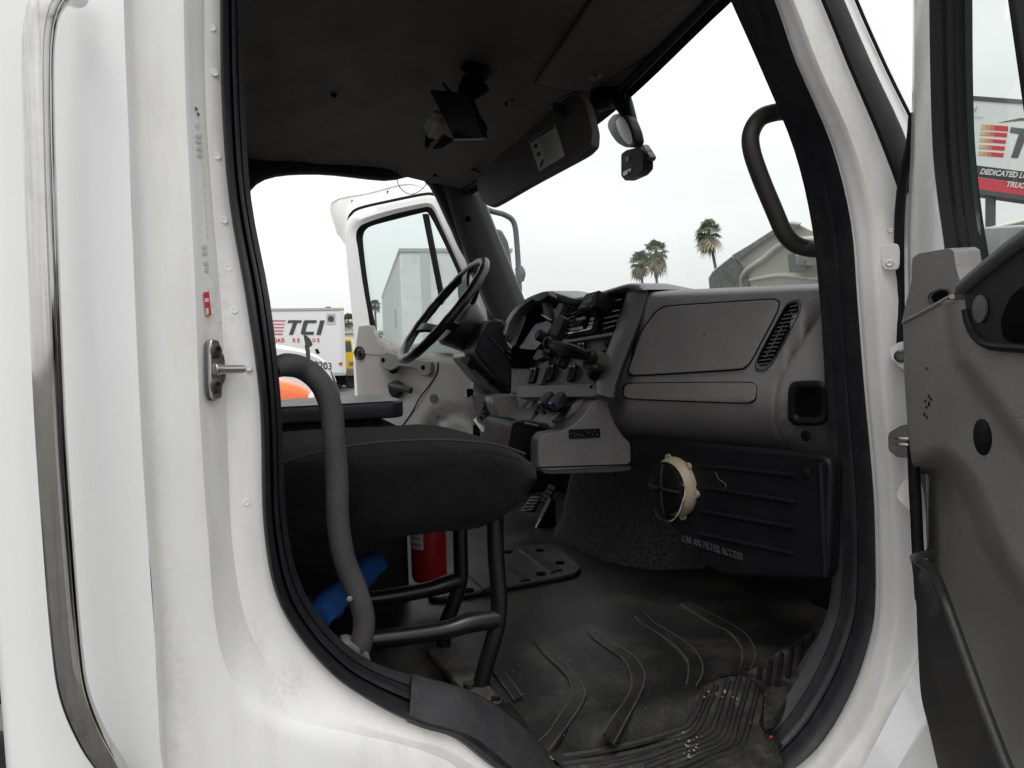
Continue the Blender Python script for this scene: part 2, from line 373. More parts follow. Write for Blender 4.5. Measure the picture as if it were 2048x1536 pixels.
# ================================================================== ground
gr = mk('ground', [(-900, -900, 0), (900, -900, 0), (900, 900, 0), (-900, 900, 0)], [(0, 1, 2, 3)], ASPHALT)
tag(gr, 'weathered grey asphalt of the truck yard', kind='structure')

# ================================================================== the truck: shell
truck = thing('truck', 'white truck cab with both doors open, grey interior in front of the camera', 'truck', (.45, 1.83, 0))
YB = 2*1.83          # mirror plane of the cab is Y = 1.83
# door opening: rings of photograph points, from the seal outwards; a 3-tuple ('w', X, Z) is a point in the cab
S_ = [(438,-260),(440,0),(443,200),(458,400),(492,600),(519,800),(524,1000),(530,1080),(541,1150),(560,1210),(590,1260),(625,1305),(670,1350),
      (720,1385),(780,1420),(845,1447),(913,1469),(1002,1536),(1130,1610),(1300,1640),(1450,1610),(1570,1536),(1640,1470),(1700,1360),(1733,1250),
      (1739,1180),(1738,1100),(1735,1000),(1727,900),(1717,800),(1708,700),(1700,600),(1688,450),(1650,300),(1580,140),(1532,0),(1420,-260),
      ('w',.50,2.37),('w',.25,2.38),('w',.06,2.35)]
I_ = [(484,-260),(485,0),(490,200),(503,400),(540,600),(562,800),(570,1000),(578,1075),(592,1140),(612,1190),(640,1235),(675,1275),(715,1308),
      (760,1332),(815,1350),(850,1362),(960,1398),(1070,1480),(1140,1555),(1300,1585),(1430,1560),(1505,1478),(1565,1410),(1620,1320),(1655,1235),
      (1666,1180),(1670,1100),(1668,1000),(1662,900),(1655,800),(1650,700),(1643,600),(1627,450),(1592,300),(1527,140),(1465,0),(1350,-260),
      ('w',.48,2.35),('w',.25,2.36),('w',.07,2.33)]
D_ = [(405,-260),(408,0),(411,200),(424,400),(441,600),(452,800),(459,1000),(464,1080),(474,1160),(490,1235),(516,1295),(552,1345),(600,1393),
      (660,1428),(735,1455),(820,1478),(900,1502),(990,1560),(1125,1640),(1300,1672),(1460,1645),(1590,1565),(1662,1490),(1722,1372),(1752,1255),
      (1758,1180),(1757,1100),(1753,1000),(1745,900),(1735,800),(1727,700),(1719,600),(1706,450),(1668,297),(1597,135),(1550,0),(1438,-260),
      ('w',.505,2.385),('w',.25,2.395),('w',.05,2.365)]
C_ = [(370,-260),(374,0),(378,200),(388,400),(398,600),(405,800),(417,1000),(424,1085),(429,1165),(437,1240),(452,1310),(480,1365),(520,1405),
      (581,1438),(700,1466),(800,1488),(890,1520),(980,1580),(1120,1665),(1300,1700),(1470,1675),(1620,1590),(1690,1500),(1752,1390),(1785,1262),
      (1790,1180),(1788,1100),(1783,1000),(1775,900),(1765,800),(1758,700),(1752,600),(1740,445),(1700,290),(1630,130),(1580,0),(1465,-270),
      ('w',.51,2.41),('w',.25,2.42),('w',.035,2.39)]
B_ = [(256,-260),(260,0),(268,200),(277,400),(283,600),(293,800),(303,1000),(309,1080),(317,1160),(322,1250),(327,1330),(330,1410),(333,1480),
      (337,1560),(345,1660),(400,1760),(560,1820),(800,1850),(1050,1860),(1300,1860),(1530,1830),(1700,1640),(1724,1536),(1790,1410),(1836,1310),
      (1842,1190),(1840,1100),(1836,1000),(1832,900),(1828,800),(1824,700),(1822,600),(1806,425),(1765,300),(1695,135),(1640,0),(1520,-275),
      ('w',.52,2.46),('w',.25,2.48),('w',-.03,2.46)]
A_ = [(242,-260),(246,0),(254,200),(263,400),(269,600),(279,800),(289,1000),(295,1080),(303,1160),(308,1250),(313,1330),(316,1410),(319,1480),
      (323,1560),(330,1660),(390,1780),(550,1850),(790,1880),(1050,1890),(1300,1890),(1540,1860),(1715,1660),(1734,1540),(1800,1414),(1848,1320),
      (1856,1190),(1856,1100),(1852,1000),(1850,900),(1846,800),(1842,700),(1840,600),(1835,420),(1838,300),(1763,135),(1703,0),(1590,-280),
      ('w',.52,2.475),('w',.25,2.49),('w',-.035,2.47)]
def ringpts(L, Y, over={}):
    out = []
    for i, q in enumerate(L):
        y = over.get(i, Y)
        out.append(Vector((q[1], y, q[2])) if q[0] == 'w' else at(q[0], q[1], Y=y))
    return out
ovB = {i: .836 for i in range(32, 37)}; ovA = {32: .815, 33: .845, 34: .86, 35: .86, 36: .86}
ovC = {i: .85 for i in range(32, 37)}
RS, RI = ringpts(S_, .882), ringpts(I_, .93)
RD, RC = ringpts(D_, .874), ringpts(C_, .845, ovC)
RB, RA = ringpts(B_, .818, ovB), ringpts(A_, .80, ovA)
NS = 4
def cl(P): return cr(P, NS, True)
sS, sI, sD, sC, sB, sA = map(cl, (RS, RI, RD, RC, RB, RA))
NR = len(sS)
def mixr(a, b, t, dy=0, dx=0, dz=0): return [p.lerp(q, t) + Vector((dx, dy, dz)) for p, q in zip(a, b)]
_cc = Vector((.45, 0, 1.75)); _ow = lambda p: Vector((p.x-.45, 0, p.z-1.75)).normalized()
rows = [[p+_ow(p)*.012+Vector((0, .012, 0)) for p in sS], [p+_ow(p)*.004+Vector((0, .003, 0)) for p in sS], sS, mixr(sS, sD, .9), sD, mixr(sD, sC, .12, -.001), mixr(sD, sC, .5, .001), mixr(sD, sC, .88, .001), sC,
        mixr(sC, sB, .06, -.003), mixr(sC, sB, .2, -.002), mixr(sC, sB, .55, .002), mixr(sC, sB, .85, .004), mixr(sC, sB, .95, .003), sB, mixr(sB, sA, .35, -.002), mixr(sB, sA, .75, -.003), sA]
shell = loft('door_jamb', rows, JAMB, truck, wu=True, sharp=32)
tag(shell, 'scuffed white painted metal around the passenger doorway')
# outer skin behind the doorway (rear corner) and its return
skin = []
ys = [-300, -100, 100, 300, 500, 700, 900, 1100, 1300, 1500, 1700, 1900]
import bisect
def cA(y):
    L = [q for q in A_[:16]]
    for a, b in zip(L, L[1:]):
        if a[1] <= y <= b[1]: t = (y-a[1])/(b[1]-a[1]); return a[0]+(b[0]-a[0])*t
    return L[-1][0] if y > L[-1][1] else L[0][0]
for y in ys:
    x1 = cA(min(y, 1700)); x0 = -98+.0755*y; r = []
    p0 = at(x0, y, Y=.815); r += [p0+Vector((-.02, .5, 0)), p0+Vector((-.018, .05, 0)), p0+Vector((-.006, .012, 0))]
    for t in (0, .25, .5, .62, .74, .86, .95, 1):
        px = x0+(x1-x0)*t; p = at(px, y, Y=.80); p.y += .012*(1-t)**3 + 0; r.append(p)
    skin.append(r)
sk = loft('corner_panel', skin, WHITE, truck, sharp=60)
tag(sk, 'glossy white outer corner panel of the cab behind the door')
# outer fender and cowl ahead of the doorway
fl = []
for i in list(range(20*NS, 29*NS+1, 4)):
    a = sA[i]; fl.append([a, a+Vector((.03, -.012, -.002)), a+Vector((.12, -.015, -.03)), a+Vector((.35, 0, -.12))])
loft('cowl_panel', fl, WHITE, truck)
# A pillar outer face and gutter
pl = []
for i in range(32*NS, 36*NS+1, 2):
    a = sA[i]; pl.append([a, a+Vector((.014, .004, .004)), a+Vector((.04, .012, .0)), a+Vector((.10, .03, .0))])
loft('pillar_cover', pl, WHITE, truck)
tube('roof_gutter', [sA[i]+Vector((.006, -.003, 0)) for i in range(32*NS+2, 36*NS+1)], .0028, BLACK, truck, raw=True, seg=6)
# black rubber strip on the A pillar
st = []
for i in range(32*NS+1, 36*NS+1):
    a, b = sB[i], sA[i]; d = (b-a); nrm = Vector((-.3, -1, .15)).normalized()
    st.append([a+d*.02, a+d*.06+nrm*.006, a+d*.25+nrm*.009, a+d*.55+nrm*.009, a+d*.68+nrm*.005, a+d*.72])
strip = loft('pillar_weatherstrip', st, RUBBER, truck)
# seal
prof = [(-.02, .006), (0, -.002), (.05, -.016), (.14, -.023), (.24, -.023), (.34, -.014), (.40, .004), (.43, .008), (.46, -.004), (.51, -.012), (.59, -.013), (.65, -.009), (.69, .004), (.72, .005), (.76, .0), (.9, .001), (.97, .003), (1, .004)]
seal = loft('door_seal', [mixr(sS, sI, u, dy) for u, dy in prof], SEALM, truck, wu=True, sharp=70)
tag(seal, 'black double rubber weatherstrip running round the passenger doorway')
# inner trim behind the seal
cen = Vector((.45, .93, 1.75))
i2 = [Vector((p.x+(p.x-cen.x)*(.30 if p.x > cen.x else .1), 1.0, p.z+(p.z-cen.z)*.10)) for p in sI]
loft('pillar_trim', [[p+_ow(p)*.012+Vector((0, .008, 0)) for p in sI], i2], BLACK, truck, wu=True)
# spot welds on the flange
weld = None
for px, py, Y in [(431,55,.877),(436,145,.877),(441,312,.877),(455,440,.877),(464,535,.877),(476,620,.877),(501,1005,.877),(504,735,.877)]:
    c = at(px-7, py, Y=.8775)
    if weld is None: weld = lathe('spot_weld', c, (0.25, -1, 0), [(.0042, -.001), (.0042, .0001), (.0036, .0003), (.003, .0001), (.0002, .0001)], JAMB, shell, seg=16); w0 = c
    else: copy(weld, shell, c-w0)
# door striker
stk = part('door_striker', truck, at(430, 740, Y=.86), 'steel door striker plate with a pin and two bolts')
fs = Frame(at(425, 740, Y=.858), (.55, .83, 0), (0, 0, 1))
pl_ = smoothpoly([(413,678),(431,680),(434,700),(443,715),(445,760),(438,770),(437,798),(418,800),(414,770)], .3, 3)
prism('plate', fs.pts(pl_, .003), fs.n*.005, STEEL, stk, bevel=.0012)
prism('back_plate', fs.pts([(x-4+(427-x)*-.04, y+2) for x, y in pl_], .001), fs.n*.003, DSTEEL, stk, bevel=.0008)
a, b = fs.p(428, 739, .006), at(488, 738, Y=.868)
tube('striker_pin', [a, a.lerp(b, .3), b], [.0075, .0052, .0048], STEEL, stk, seg=12, raw=True, bevel=.001)
for py in (702, 772):
    c = fs.p(430, py, .008); bl = lathe('bolt', c, fs.n, [(.0085, 0), (.0085, .003), (.006, .004), (.0045, .004), (.004, .0015), (.0002, .0015)], DSTEEL, stk, seg=14)
# stickers and faded print on the jamb
def jq(name, px, m, off=.0015, Y0=.868, Y1=.852):
    # quads on the jamb face between rings C and D
    pts = []
    for x, y in px:
        xc, xd = None, None
        for L, nm in ((C_, 'c'), (D_, 'd')):
            for q, r in zip(L[:14], L[1:15]):
                if q[1] <= y <= r[1]:
                    t = (y-q[1])/(r[1]-q[1]); v = q[0]+(r[0]-q[0])*t
                    if nm == 'c': xc = v
                    else: xd = v
                    break
        t = (x-xc)/(xd-xc); pts.append(at(x, y, Y=.845+(.874-.845)*t-.0022))
    return mk(name, pts, [tuple(range(len(pts)))], m, shell, smooth=False)
jq('red_sticker', [(407,585),(418,583),(423,630),(412,634)], REDINK)
jq('sticker_print', [(409,597),(417,596),(418,603),(410,604)], STICKER)
jq('sticker_print', [(411,617),(419,616),(420,629),(412,631)], STICKER)
for q in [[(390,214),(394,216),(402,235),(398,237)], [(392,246),(394,246),(398,262),(396,262)], [(397,246),(399,246),(403,262),(401,262)],
          [(393,268),(404,270),(405,290),(394,288)], [(395,293),(406,295),(407,318),(397,314)], [(405,490),(415,491),(416,514),(406,512)],
          [(408,522),(417,524),(419,548),(412,546)]]:
    y0, y1 = q[0][1], q[2][1]; x0, x1, x3, x2 = q[0][0], q[1][0], q[3][0], q[2][0]
    k = max(1, int((y1-y0)/9))
    for j in range(k):
        t0, t1 = j/k, (j+.6)/k
        jq('faded_print', [(x0+(x3-x0)*t0, y0+(y1-y0)*t0), (x1+(x2-x1)*t0, y0+(y1-y0)*t0+1), (x1+(x2-x1)*t1, y0+(y1-y0)*t1+1), (x0+(x3-x0)*t1, y0+(y1-y0)*t1)], FINK if y0 > 240 else INK)
for j in range(9):
    y = 332+j*17; x = 407+(y-332)*.055; jq('faded_print', [(x, y), (x+1.2, y), (x+1.8, y+9), (x+.6, y+9)], FINK)
jq('paint_scratch', [(311, 145), (327, 145), (327, 146.3), (311, 146.3)], INK) if False else None
# hinge bolts, pads and check strap on the front jamb
bolt0 = None
for px, py, rr in [(1802, 712, .010), (1815, 985, .011), (1779, 527, .0062), (1780, 462, .004)]:
    c = at(px, py, Y=.812)
    lathe('hinge_bolt', c, (-.75, -.65, 0), [(rr, 0), (rr, .003), (rr*.7, .0055), (rr*.55, .0055), (rr*.45, .003), (.0002, .003)], DSTEEL if rr > .009 else JAMB, shell, seg=16)
fj = Frame(at(1800, 800, Y=.818), (.45, -.9, 0), (0, 0, 1))
for Q in ([(1779,700),(1797,685),(1822,680),(1822,745),(1800,735),(1783,718)], [(1793,985),(1808,962),(1826,950),(1826,1030),(1808,1010),(1796,998)]):
    prism('hinge_pad', fj.pts(smoothpoly(Q, .2, 2), .001), fj.n*.004, JAMB, shell, bevel=.0012)
prism('hinge_pad', fj.pts(smoothpoly([(1762,490),(1800,486),(1800,540),(1772,540),(1764,530)], .3, 3), .001), fj.n*.003, JAMB, shell, bevel=.001)
ck = at(1803, 882, Y=.805)
cks = part('check_strap', truck, ck, 'dark door check strap block on the hinge pillar')
prism('block', [ck+Vector((-.012, -.002, 0))+Vector((y*.45, -y*.9, z)) for y, z in smoothpoly([(-.012,-.014),(0,-.024),(.02,-.024),(.02,.026),(.004,.024),(-.012,.012)], .2, 3)], (.02, .012, 0), DSTEEL, cks, bevel=.003)
for dz in (-.003, .006): tube('steel_band', [ck+Vector((-.010, .006, dz)), ck+Vector((-.013, -.004, dz)), ck+Vector((-.006, -.022, dz))], .0024, STEEL, cks, seg=8)
# chrome hand rail on the outer corner
hr = [at(150, -12, Y=.775), at(118, -18, Y=.745), at(92, 12, Y=.735), at(80, 60, Y=.735), at(76, 140, Y=.735), at(80, 340, Y=.735), at(90, 600, Y=.735), at(101, 850, Y=.735),
      at(118, 1100, Y=.735), at(134, 1290, Y=.735), at(150, 1390, Y=.738), at(185, 1475, Y=.75), at(225, 1540, Y=.768), at(250, 1590, Y=.795)]
rail = tube('grab_rail', hr, .0122, CHROME, truck, seg=20, n=6)
tag(rail, 'polished steel grab rail standing off the white corner panel')
# sill cover
sc = []
for u, dy, dz in ((-.04, .0, -.004), (.0, -.012, .0), (.08, -.017, .006), (.3, -.014, .012), (.62, -.004, .012), (.9, .004, .009), (1.02, .006, .002)):
    sc.append([sS[i].lerp(sI[i], u)+Vector((0, dy, dz)) for i in range(15*NS-2, 21*NS-1)])
sill = loft('sill_cover', sc, mat('sill_plastic', (.03, .03, .033), .5, var=.2, vscale=20, bump=.4, bscale=200, dirt_or_reflection=(.09, .085, .075), dscale=30, damt=.4), truck)
tag(sill, 'black plastic sill cover clipped over the lower door seal')
# cab skin that closes the box: roof, back wall, far side
RX0, RX1 = -.14, .84
rowsr = []
def liner_z(x, y):
    e = abs(y-1.83)/.90
    z = 2.49 - .085*min(1.1, e)**4 - .16*(1-.40*min(1, e)**3)*max(0, (x-.42)/.42)**1.7 - .06*max(0, (.05-x)/.2)**2
    return z
def header_x(y): return .79 + .075*(1-((y-1.83)/.92)**2)
for j in range(41):
    y = .93+1.80*j/40; r = []
    for i in range(33):
        x = RX0+(header_x(y)-RX0)*i/32; z = liner_z(x, y)
        z += .012*math.exp(-((x-.47)**2+(y-1.95)**2)/.004) - .018*math.exp(-(((x-.55-.25*(y-1.9))/.02)**2+((y-2.1)/.3)**2))
        z -= .014*math.exp(-(((x-.40+.5*(y-2.2))/.022)**2+((y-2.2)/.25)**2)) + .012*math.exp(-(((x-.30-.3*(y-2.0))/.03)**2+((y-2.05)/.35)**2)) + .003*math.sin(x*31+y*9)*math.sin(y*17-x*5)
        r.append((x, y, z))
    rowsr.append(r)
liner = loft('headliner', rowsr, LINER, truck, sharp=0)
tag(liner, 'stained grey vinyl headliner sagging in soft folds')
loft('roof_panel', [[(x, y, 2.56+.05*math.sin(math.pi*(y-.8)/2.06)-.12*max(0, (x-.5)/.5)**2) for x in (-.2, .2, .5, .7, .9)] for y in (.84, 1.0, 1.4, 1.83, 2.26, 2.66, 2.82)], WHITE, truck)
mk('back_wall', [(-.135, .93, 1.05), (-.135, 2.73, 1.05), (-.135, 2.73, 2.5), (-.135, .93, 2.5)], [(0, 1, 2, 3)], LINERD, truck)
# far doorway: mirrored opening with trim and white jamb
def mir(L, Y): return [Vector((p.x, Y, p.z)) for p in L]
mS = mir(sS, 2.745)
farc = Vector((.45, 2.745, 1.75))
def grow(L, f, Y): return [Vector((p.x+(p.x-farc.x)*f, Y, p.z+(p.z-farc.z)*f)) for p in L]
ft = loft('far_door_seal', [grow(mS, .05, 2.712), grow(mS, .03, 2.722), grow(mS, .012, 2.73), grow(mS, 0, 2.745), grow(mS, .003, 2.765), grow(mS, .015, 2.775)], SEALM, truck, wu=True)
_idx = list(range(36*NS, NR))+list(range(0, 15*NS))
loft('far_inner_trim', [[g_[i] for i in _idx] for g_ in (grow(mS, .04, 2.714), grow(mS, .10, 2.708), grow(mS, .22, 2.70))], BLACK, truck)
loft('far_door_jamb', [grow(mS, .015, 2.776), grow(mS, .04, 2.78), grow(mS, .06, 2.82), grow(mS, .11, 2.84), grow(mS, .12, 2.86), grow(mS, .35, 2.86)], JAMB, truck, wu=True)

# ================================================================== floor
FZ = 1.10
fm = part('floor_mat', truck, (.5, 1.8, FZ), 'worn black rubber floor mat with curved ribs and dusty patches')
fr = []
for j in range(37):
    y = .99+1.72*j/36; r = []
    for i in range(29):
        x = -.13+1.30*i/28
        z = FZ + .0008*math.sin(x*7+y*3)*math.sin(y*5)
        if x < .34: z += .05*min(1, (.34-x)/.2)**2*max(0, 1-(y-.95)/.3)
        r.append((x, y, z))
    fr.append(r)
fr.insert(0, [(x, .935, z-.055 if x > .42 else z-.0) for x, y, z in fr[0]]); fr.insert(1, [(x, .965, z-.022 if x > .42 else z) for x, y, z in fr[1]])
loft('mat_sheet', fr, MAT, fm, sharp=0)
DUSTY = mat('dusty_rib_edge', (.05, .047, .04), .8, var=.5, vscale=30)
def band(name, L, Rr, z=FZ+.0008, h=.0034, m=MAT, par=None):
    l = cr([at(x, y, Z=z+h) for x, y in L], 4); r = cr([at(x, y, Z=z+h) for x, y in Rr], 4)
    n = min(len(l), len(r)); rs = lambda P: [P[int(round(i*(len(P)-1)/(n-1)))] for i in range(n)]
    l, r = rs(l), rs(r); dn = Vector((0, 0, -h-.002)); rows = []
    for a, b in zip(l, r): rows.append([a+(a-b).normalized()*.003+dn, a, b, b+(b-a).normalized()*.003+dn])
    rows = [[p+dn for p in rows[0]]]+rows+[[p+dn for p in rows[-1]]]
    for P in (l, r):
        tube('rib_edge', [p+Vector((0, 0, -.0008)) for p in P], .0017, DUSTY, par or fm, raw=True, seg=5)
    return loft(name, rows, m, par or fm, sharp=30)
def c6(L): return [(800+x/2.926, 1011+y/2.926) for x, y in L]
band('rib', c6([(785,785),(850,870),(950,960),(1000,1040),(995,1130),(930,1230),(870,1320),(790,1395)]), c6([(840,770),(920,870),(1020,970),(1075,1060),(1080,1120),(1030,1210),(960,1310),(865,1435)]))
band('rib', c6([(1085,710),(1130,770),(1230,840),(1310,900),(1350,970),(1355,1060),(1310,1150),(1250,1230),(1190,1330)]), c6([(1140,700),(1200,775),(1300,830),(1380,890),(1425,960),(1430,1030),(1390,1130),(1330,1240),(1250,1390)]))
band('rib', c6([(1375,640),(1420,690),(1530,760),(1620,830),(1680,900),(1690,970),(1675,1045)]), c6([(1430,625),(1500,690),(1600,750),(1700,820),(1760,900),(1770,980),(1730,1055)]))
band('rib', c6([(1645,570),(1720,620),(1830,690),(1930,740),(1990,810),(2005,880),(1995,945)]), c6([(1700,560),(1800,620),(1900,670),(2000,730),(2060,800),(2080,880),(2050,955)]))
band('rib', c6([(540,960),(600,1040),(670,1135)]), c6([(580,930),(650,1020),(715,1115)]))
# raised access plate in the middle of the floor
fp = Frame((.6, 1.7, FZ+.004), (1, 0, 0), (0, 1, 0), (0, 0, 1))
pq = smoothpoly([(845,1203),(900,1120),(1000,1094),(1108,1087),(1165,1133),(1150,1147)], .22, 4)
prism('access_plate', fp.pts(pq, .009), (0, 0, -.012), MATR, fm, bevel=.004)
for L, Rr in (([(1038,1097),(1070,1120),(1102,1143)], [(1056,1094),(1090,1116),(1124,1138)]), ([(1008,1135),(1028,1149),(1042,1160)], [(1024,1129),(1046,1145),(1060,1157)]),
              ([(935,1147),(952,1163),(968,1178)], [(955,1142),(975,1157),(990,1171)])):
    band('plate_rib', L, Rr, z=FZ+.0135, h=.004)
b0 = None
for px, py in [(1017,1104),(1079,1101),(1120,1126),(1082,1148),(938,1181),(886,1162)]:
    c = at(px, py, Z=FZ+.0135)
    if b0 is None: b0 = lathe('plate_bolt', c, (0, 0, 1), [(.013, 0), (.013, .0022), (.009, .003), (.0002, .0022)], VOID, fm, seg=14); bc = c
    else: copy(b0, fm, c-bc)
# grit on the mat: crumbs too small to pick apart
gv = []
for k in range(110):
    if random.random() < .6: px, py = random.uniform(1050, 1560), random.uniform(1200, 1500)
    else: px, py = random.uniform(880, 1250), random.uniform(1290, 1420)
    c = at(px, py, Z=FZ+.006); s = random.uniform(.0004, .0013)
    gv.append(boxVF(c, Vector((s, random.uniform(-s, s), 0)), Vector((random.uniform(-s, s), s, 0)), Vector((0, 0, s*.7))))
for px, py in ((883,1310),(905,1330),(925,1352),(945,1375),(955,1395)):
    for k in range(14):
        c = at(px+random.uniform(-9, 9), py+random.uniform(-7, 7), Z=FZ+.006); s = random.uniform(.0008, .0022)
        gv.append(boxVF(c, Vector((s, 0, 0)), Vector((0, s, 0)), Vector((0, 0, s))))
V, Fc = join(gv); g = mk('grit', V, Fc, mat('pale_grit', (.22, .20, .165), .9), fm, smooth=False); g['kind'] = 'stuff'
# step plate at the front of the sill
sp_ = part('step_plate', truck, at(1450, 1420, Z=FZ), 'ribbed black rubber step plate worn through to pink-brown specks')
PF = Frame((.65, 1.0, FZ+.008), (1, 0, .0), (0, .86, .5))
po = [(1075,1520),(1180,1512),(1290,1492),(1352,1465),(1376,1438),(1390,1395),(1404,1372),(1440,1352),(1482,1345),(1512,1358),(1530,1378),(1530,1420),(1522,1447),(1560,1490),(1572,1536),(1572,1600),(1300,1640),(1150,1620)]
prism('plate_sheet', PF.pts(po, 0), PF.n*-.012, PLATE, sp_, bevel=.004)
def c7(L): return [(1360+x/4.572, 1200+y/4.572) for x, y in L]
ridges = [c7([(220,840),(185,940),(140,1050),(60,1160)])+[(1350,1463),(1290,1482),(1200,1503),(1110,1516)], c7([(330,790),(230,1030),(160,1180),(60,1260)])+[(1345,1484),(1280,1504),(1200,1520),(1110,1532)],
          c7([(440,745),(330,1080),(270,1210),(100,1300)])+[(1350,1495),(1300,1515),(1200,1540)], c7([(540,700),(500,830),(420,1150),(340,1290),(150,1370)])+[(1350,1515),(1290,1538)],
          c7([(635,720),(510,1150),(480,1280),(380,1370),(200,1440)])+[(1370,1530),(1320,1548)], c7([(715,790),(640,1080),(580,1290),(500,1380),(300,1450)])+[(1400,1530),(1360,1552)]]
for L in ridges: tube('tread_ridge', PF.pts(L, -.0030), .0062, MATR, sp_, seg=8, n=4)
for L in [[(1440,1352),(1482,1346),(1512,1358),(1530,1378),(1531,1420),(1523,1448),(1545,1472),(1563,1493)]]: tube('plate_edge', PF.pts(L, .002), .0035, RUBBER, sp_, seg=8, n=4)
sv = []
for k in range(34):
    px, py = (random.gauss(1375, 14), random.gauss(1490, 14)) if k < 24 else (random.uniform(1400, 1500), random.uniform(1370, 1400))
    c = PF.p(px, py, .0062); s = random.uniform(.0009, .0026)
    sv.append(([c+PF.u*s*random.uniform(.6, 1.2)*math.cos(a)+PF.v*s*random.uniform(.6, 1.2)*math.sin(a) for a in (0, 1.05, 2.1, 3.14, 4.2, 5.2)], [(0, 1, 2, 3, 4, 5)]))
V, Fc = join(sv); g = mk('worn_speck', V, Fc, mat('pink_brown_wear', (.26, .19, .155), .9), sp_, smooth=False); g['kind'] = 'stuff'
g = mk('red_fleck', [PF.p(*q, .008) for q in ((1539,1472),(1544,1470),(1546,1475),(1541,1477))], [(0, 1, 2, 3)], REDINK, sp_, smooth=False)
# ribbed corner tread and sill trim ahead of it
PK = Frame(at(1560, 1330, Z=FZ+.012), (1, .15, 0), (0, 1, .12))
prism('corner_tread', PK.pts([(1490,1345),(1560,1300),(1640,1250),(1652,1262),(1600,1350),(1562,1412),(1546,1434),(1527,1440),(1530,1378)], -.002), (0, 0, -.02), PLATE, sp_, bevel=.003)
for L in ([(735,620),(725,710)], [(830,560),(800,780)], [(930,490),(890,780)], [(1025,425),(990,710)], [(1115,365),(1090,600)], [(1215,300),(1195,440)]):
    q = c7(L); tube('tread_groove', [PK.p(*q[0], .001), PK.p(*q[1], .001)], .0042, RUBBER, sp_, seg=8, raw=True)
q0 = c7([(1370,60),(1300,260),(1180,440),(1000,740),(870,1000),(840,1050)]); q1 = c7([(1440,60),(1400,330),(1290,560),(1100,890),(960,1130),(880,1225)])
l = cr([at(x, y, Y=.99) for x, y in q0], 4); r = cr([at(x, y, Y=.945) for x, y in q1], 4)
loft('sill_trim', [[a+Vector((.02, .02, -.02)), a, a.lerp(b, .5)+Vector((-.004, -.006, .004)), b, b+Vector((.015, -.003, -.006))] for a, b in zip(l, r)], mat('sill_trim_plastic', (.045, .044, .043), .5, var=.15, vscale=20, bump=.4, bscale=300), truck)
# ledge between the rear sill and the floor (dusty)
lg = []
for k in range(9*NS, 17*NS+1, 2):
    p = sI[k]; r = []
    for t in (0, .25, .5, .75, 1):
        q = Vector((p.x+.02*t, .935+.16*t, 0)); q.z = p.z*(1-t**1.6)+(FZ+.004)*t**1.6 if p.z > FZ else FZ+.003
        r.append(q)
    lg.append(r)
loft('sill_ledge', lg, MAT, truck, sharp=0)
# footwell front, firewall and kick panel
mk('firewall', [(1.16, .95, .95), (1.16, 2.72, .95), (1.2, 2.72, 1.74), (1.2, .95, 1.74)], [(0, 1, 2, 3)], BLACK, truck)
KF = Frame(at(1450, 1000, Y=1.15), (.14, -.99, 0), (0, 0, 1))
kick = part('filter_panel', truck, KF.p(1480, 1140), 'black moulded access panel under the dash with raised lettering')
prism('panel', KF.pts(smoothpoly([(1262,872),(1400,888),(1665,912),(1655,1158),(1560,1157),(1450,1152),(1405,1130),(1380,1090),(1330,1040),(1270,960)], .12, 3), 0), KF.n*-.03, mat('kick_plastic', (.009, .0095, .0115), .42, spec=.22, var=.15, vscale=15, bump=.3, bscale=400), kick, bevel=.008)
for x0, y0, x1, y1 in ((1395,930,1592,951), (1395,973,1594,1005), (1400,1022,1592,1056), (1402,1068,1590,1108)):
    tube('panel_rib', [KF.p(x0, y0, .0), KF.p(x1, y1, .0)], .0042, MATS['kick_plastic'], kick, seg=10, raw=True)
tube('panel_edge', [KF.p(1642, 925, .0), KF.p(1647, 1050, .0), KF.p(1651, 1152, -.004)], .006, MATS['kick_plastic'], kick, seg=10)
u_ = (KF.p(1500, 1112)-KF.p(1364, 1070)).normalized()
text('raised_lettering', 'CAB AIR FILTER ACCESS', .0200, KF.p(1364, 1082, .0005), u_, KF.n.cross(u_), mat('letter_highlight', (.07, .07, .075), .3), kick, extrude=.002, sx=.72, space=1.12)  # letters coloured lighter than the panel to imitate highlights on their edges
tube('paint_scratch', [KF.p(x, y, .0006) for x, y in ((1428,944),(1433,948),(1436,957),(1446,964),(1452,971),(1449,979))], .0005, SCRATCH, kick, seg=5)
lathe('plug', KF.p(1612, 945, 0), KF.n, [(.009, 0), (.009, .002), (.007, .0035), (.0002, .0035)], BLACK, kick, seg=16)
box('far_kick_panel', (.945, 2.69, 1.0), (1.2, 2.705, 1.76), BLACK, truck)
# carpeted engine tunnel
bot = [(1108,1068),(1112,1082),(1135,1094),(1180,1114),(1240,1131),(1310,1141),(1400,1139),(1460,1120)]
tun = []
for i, (x, y) in enumerate(bot):
    b = at(x, y, Z=FZ-.002); r = []
    for t in (0, .06, .15, .4, .7, 1):
        q = b + Vector((.10*t + (.02 if t > .1 else .0), .0, .34*t)); q.x += .012*math.sin(t*3.1)*-1; r.append(q)
    tun.append(r)
f0 = tun[0]; tun.insert(0, [p+Vector((.05, .02, 0)) for p in f0]); tun.insert(0, [p+Vector((.25, .03, 0)) for p in f0])
loft('engine_tunnel', tun, CARPET, truck, sharp=0)
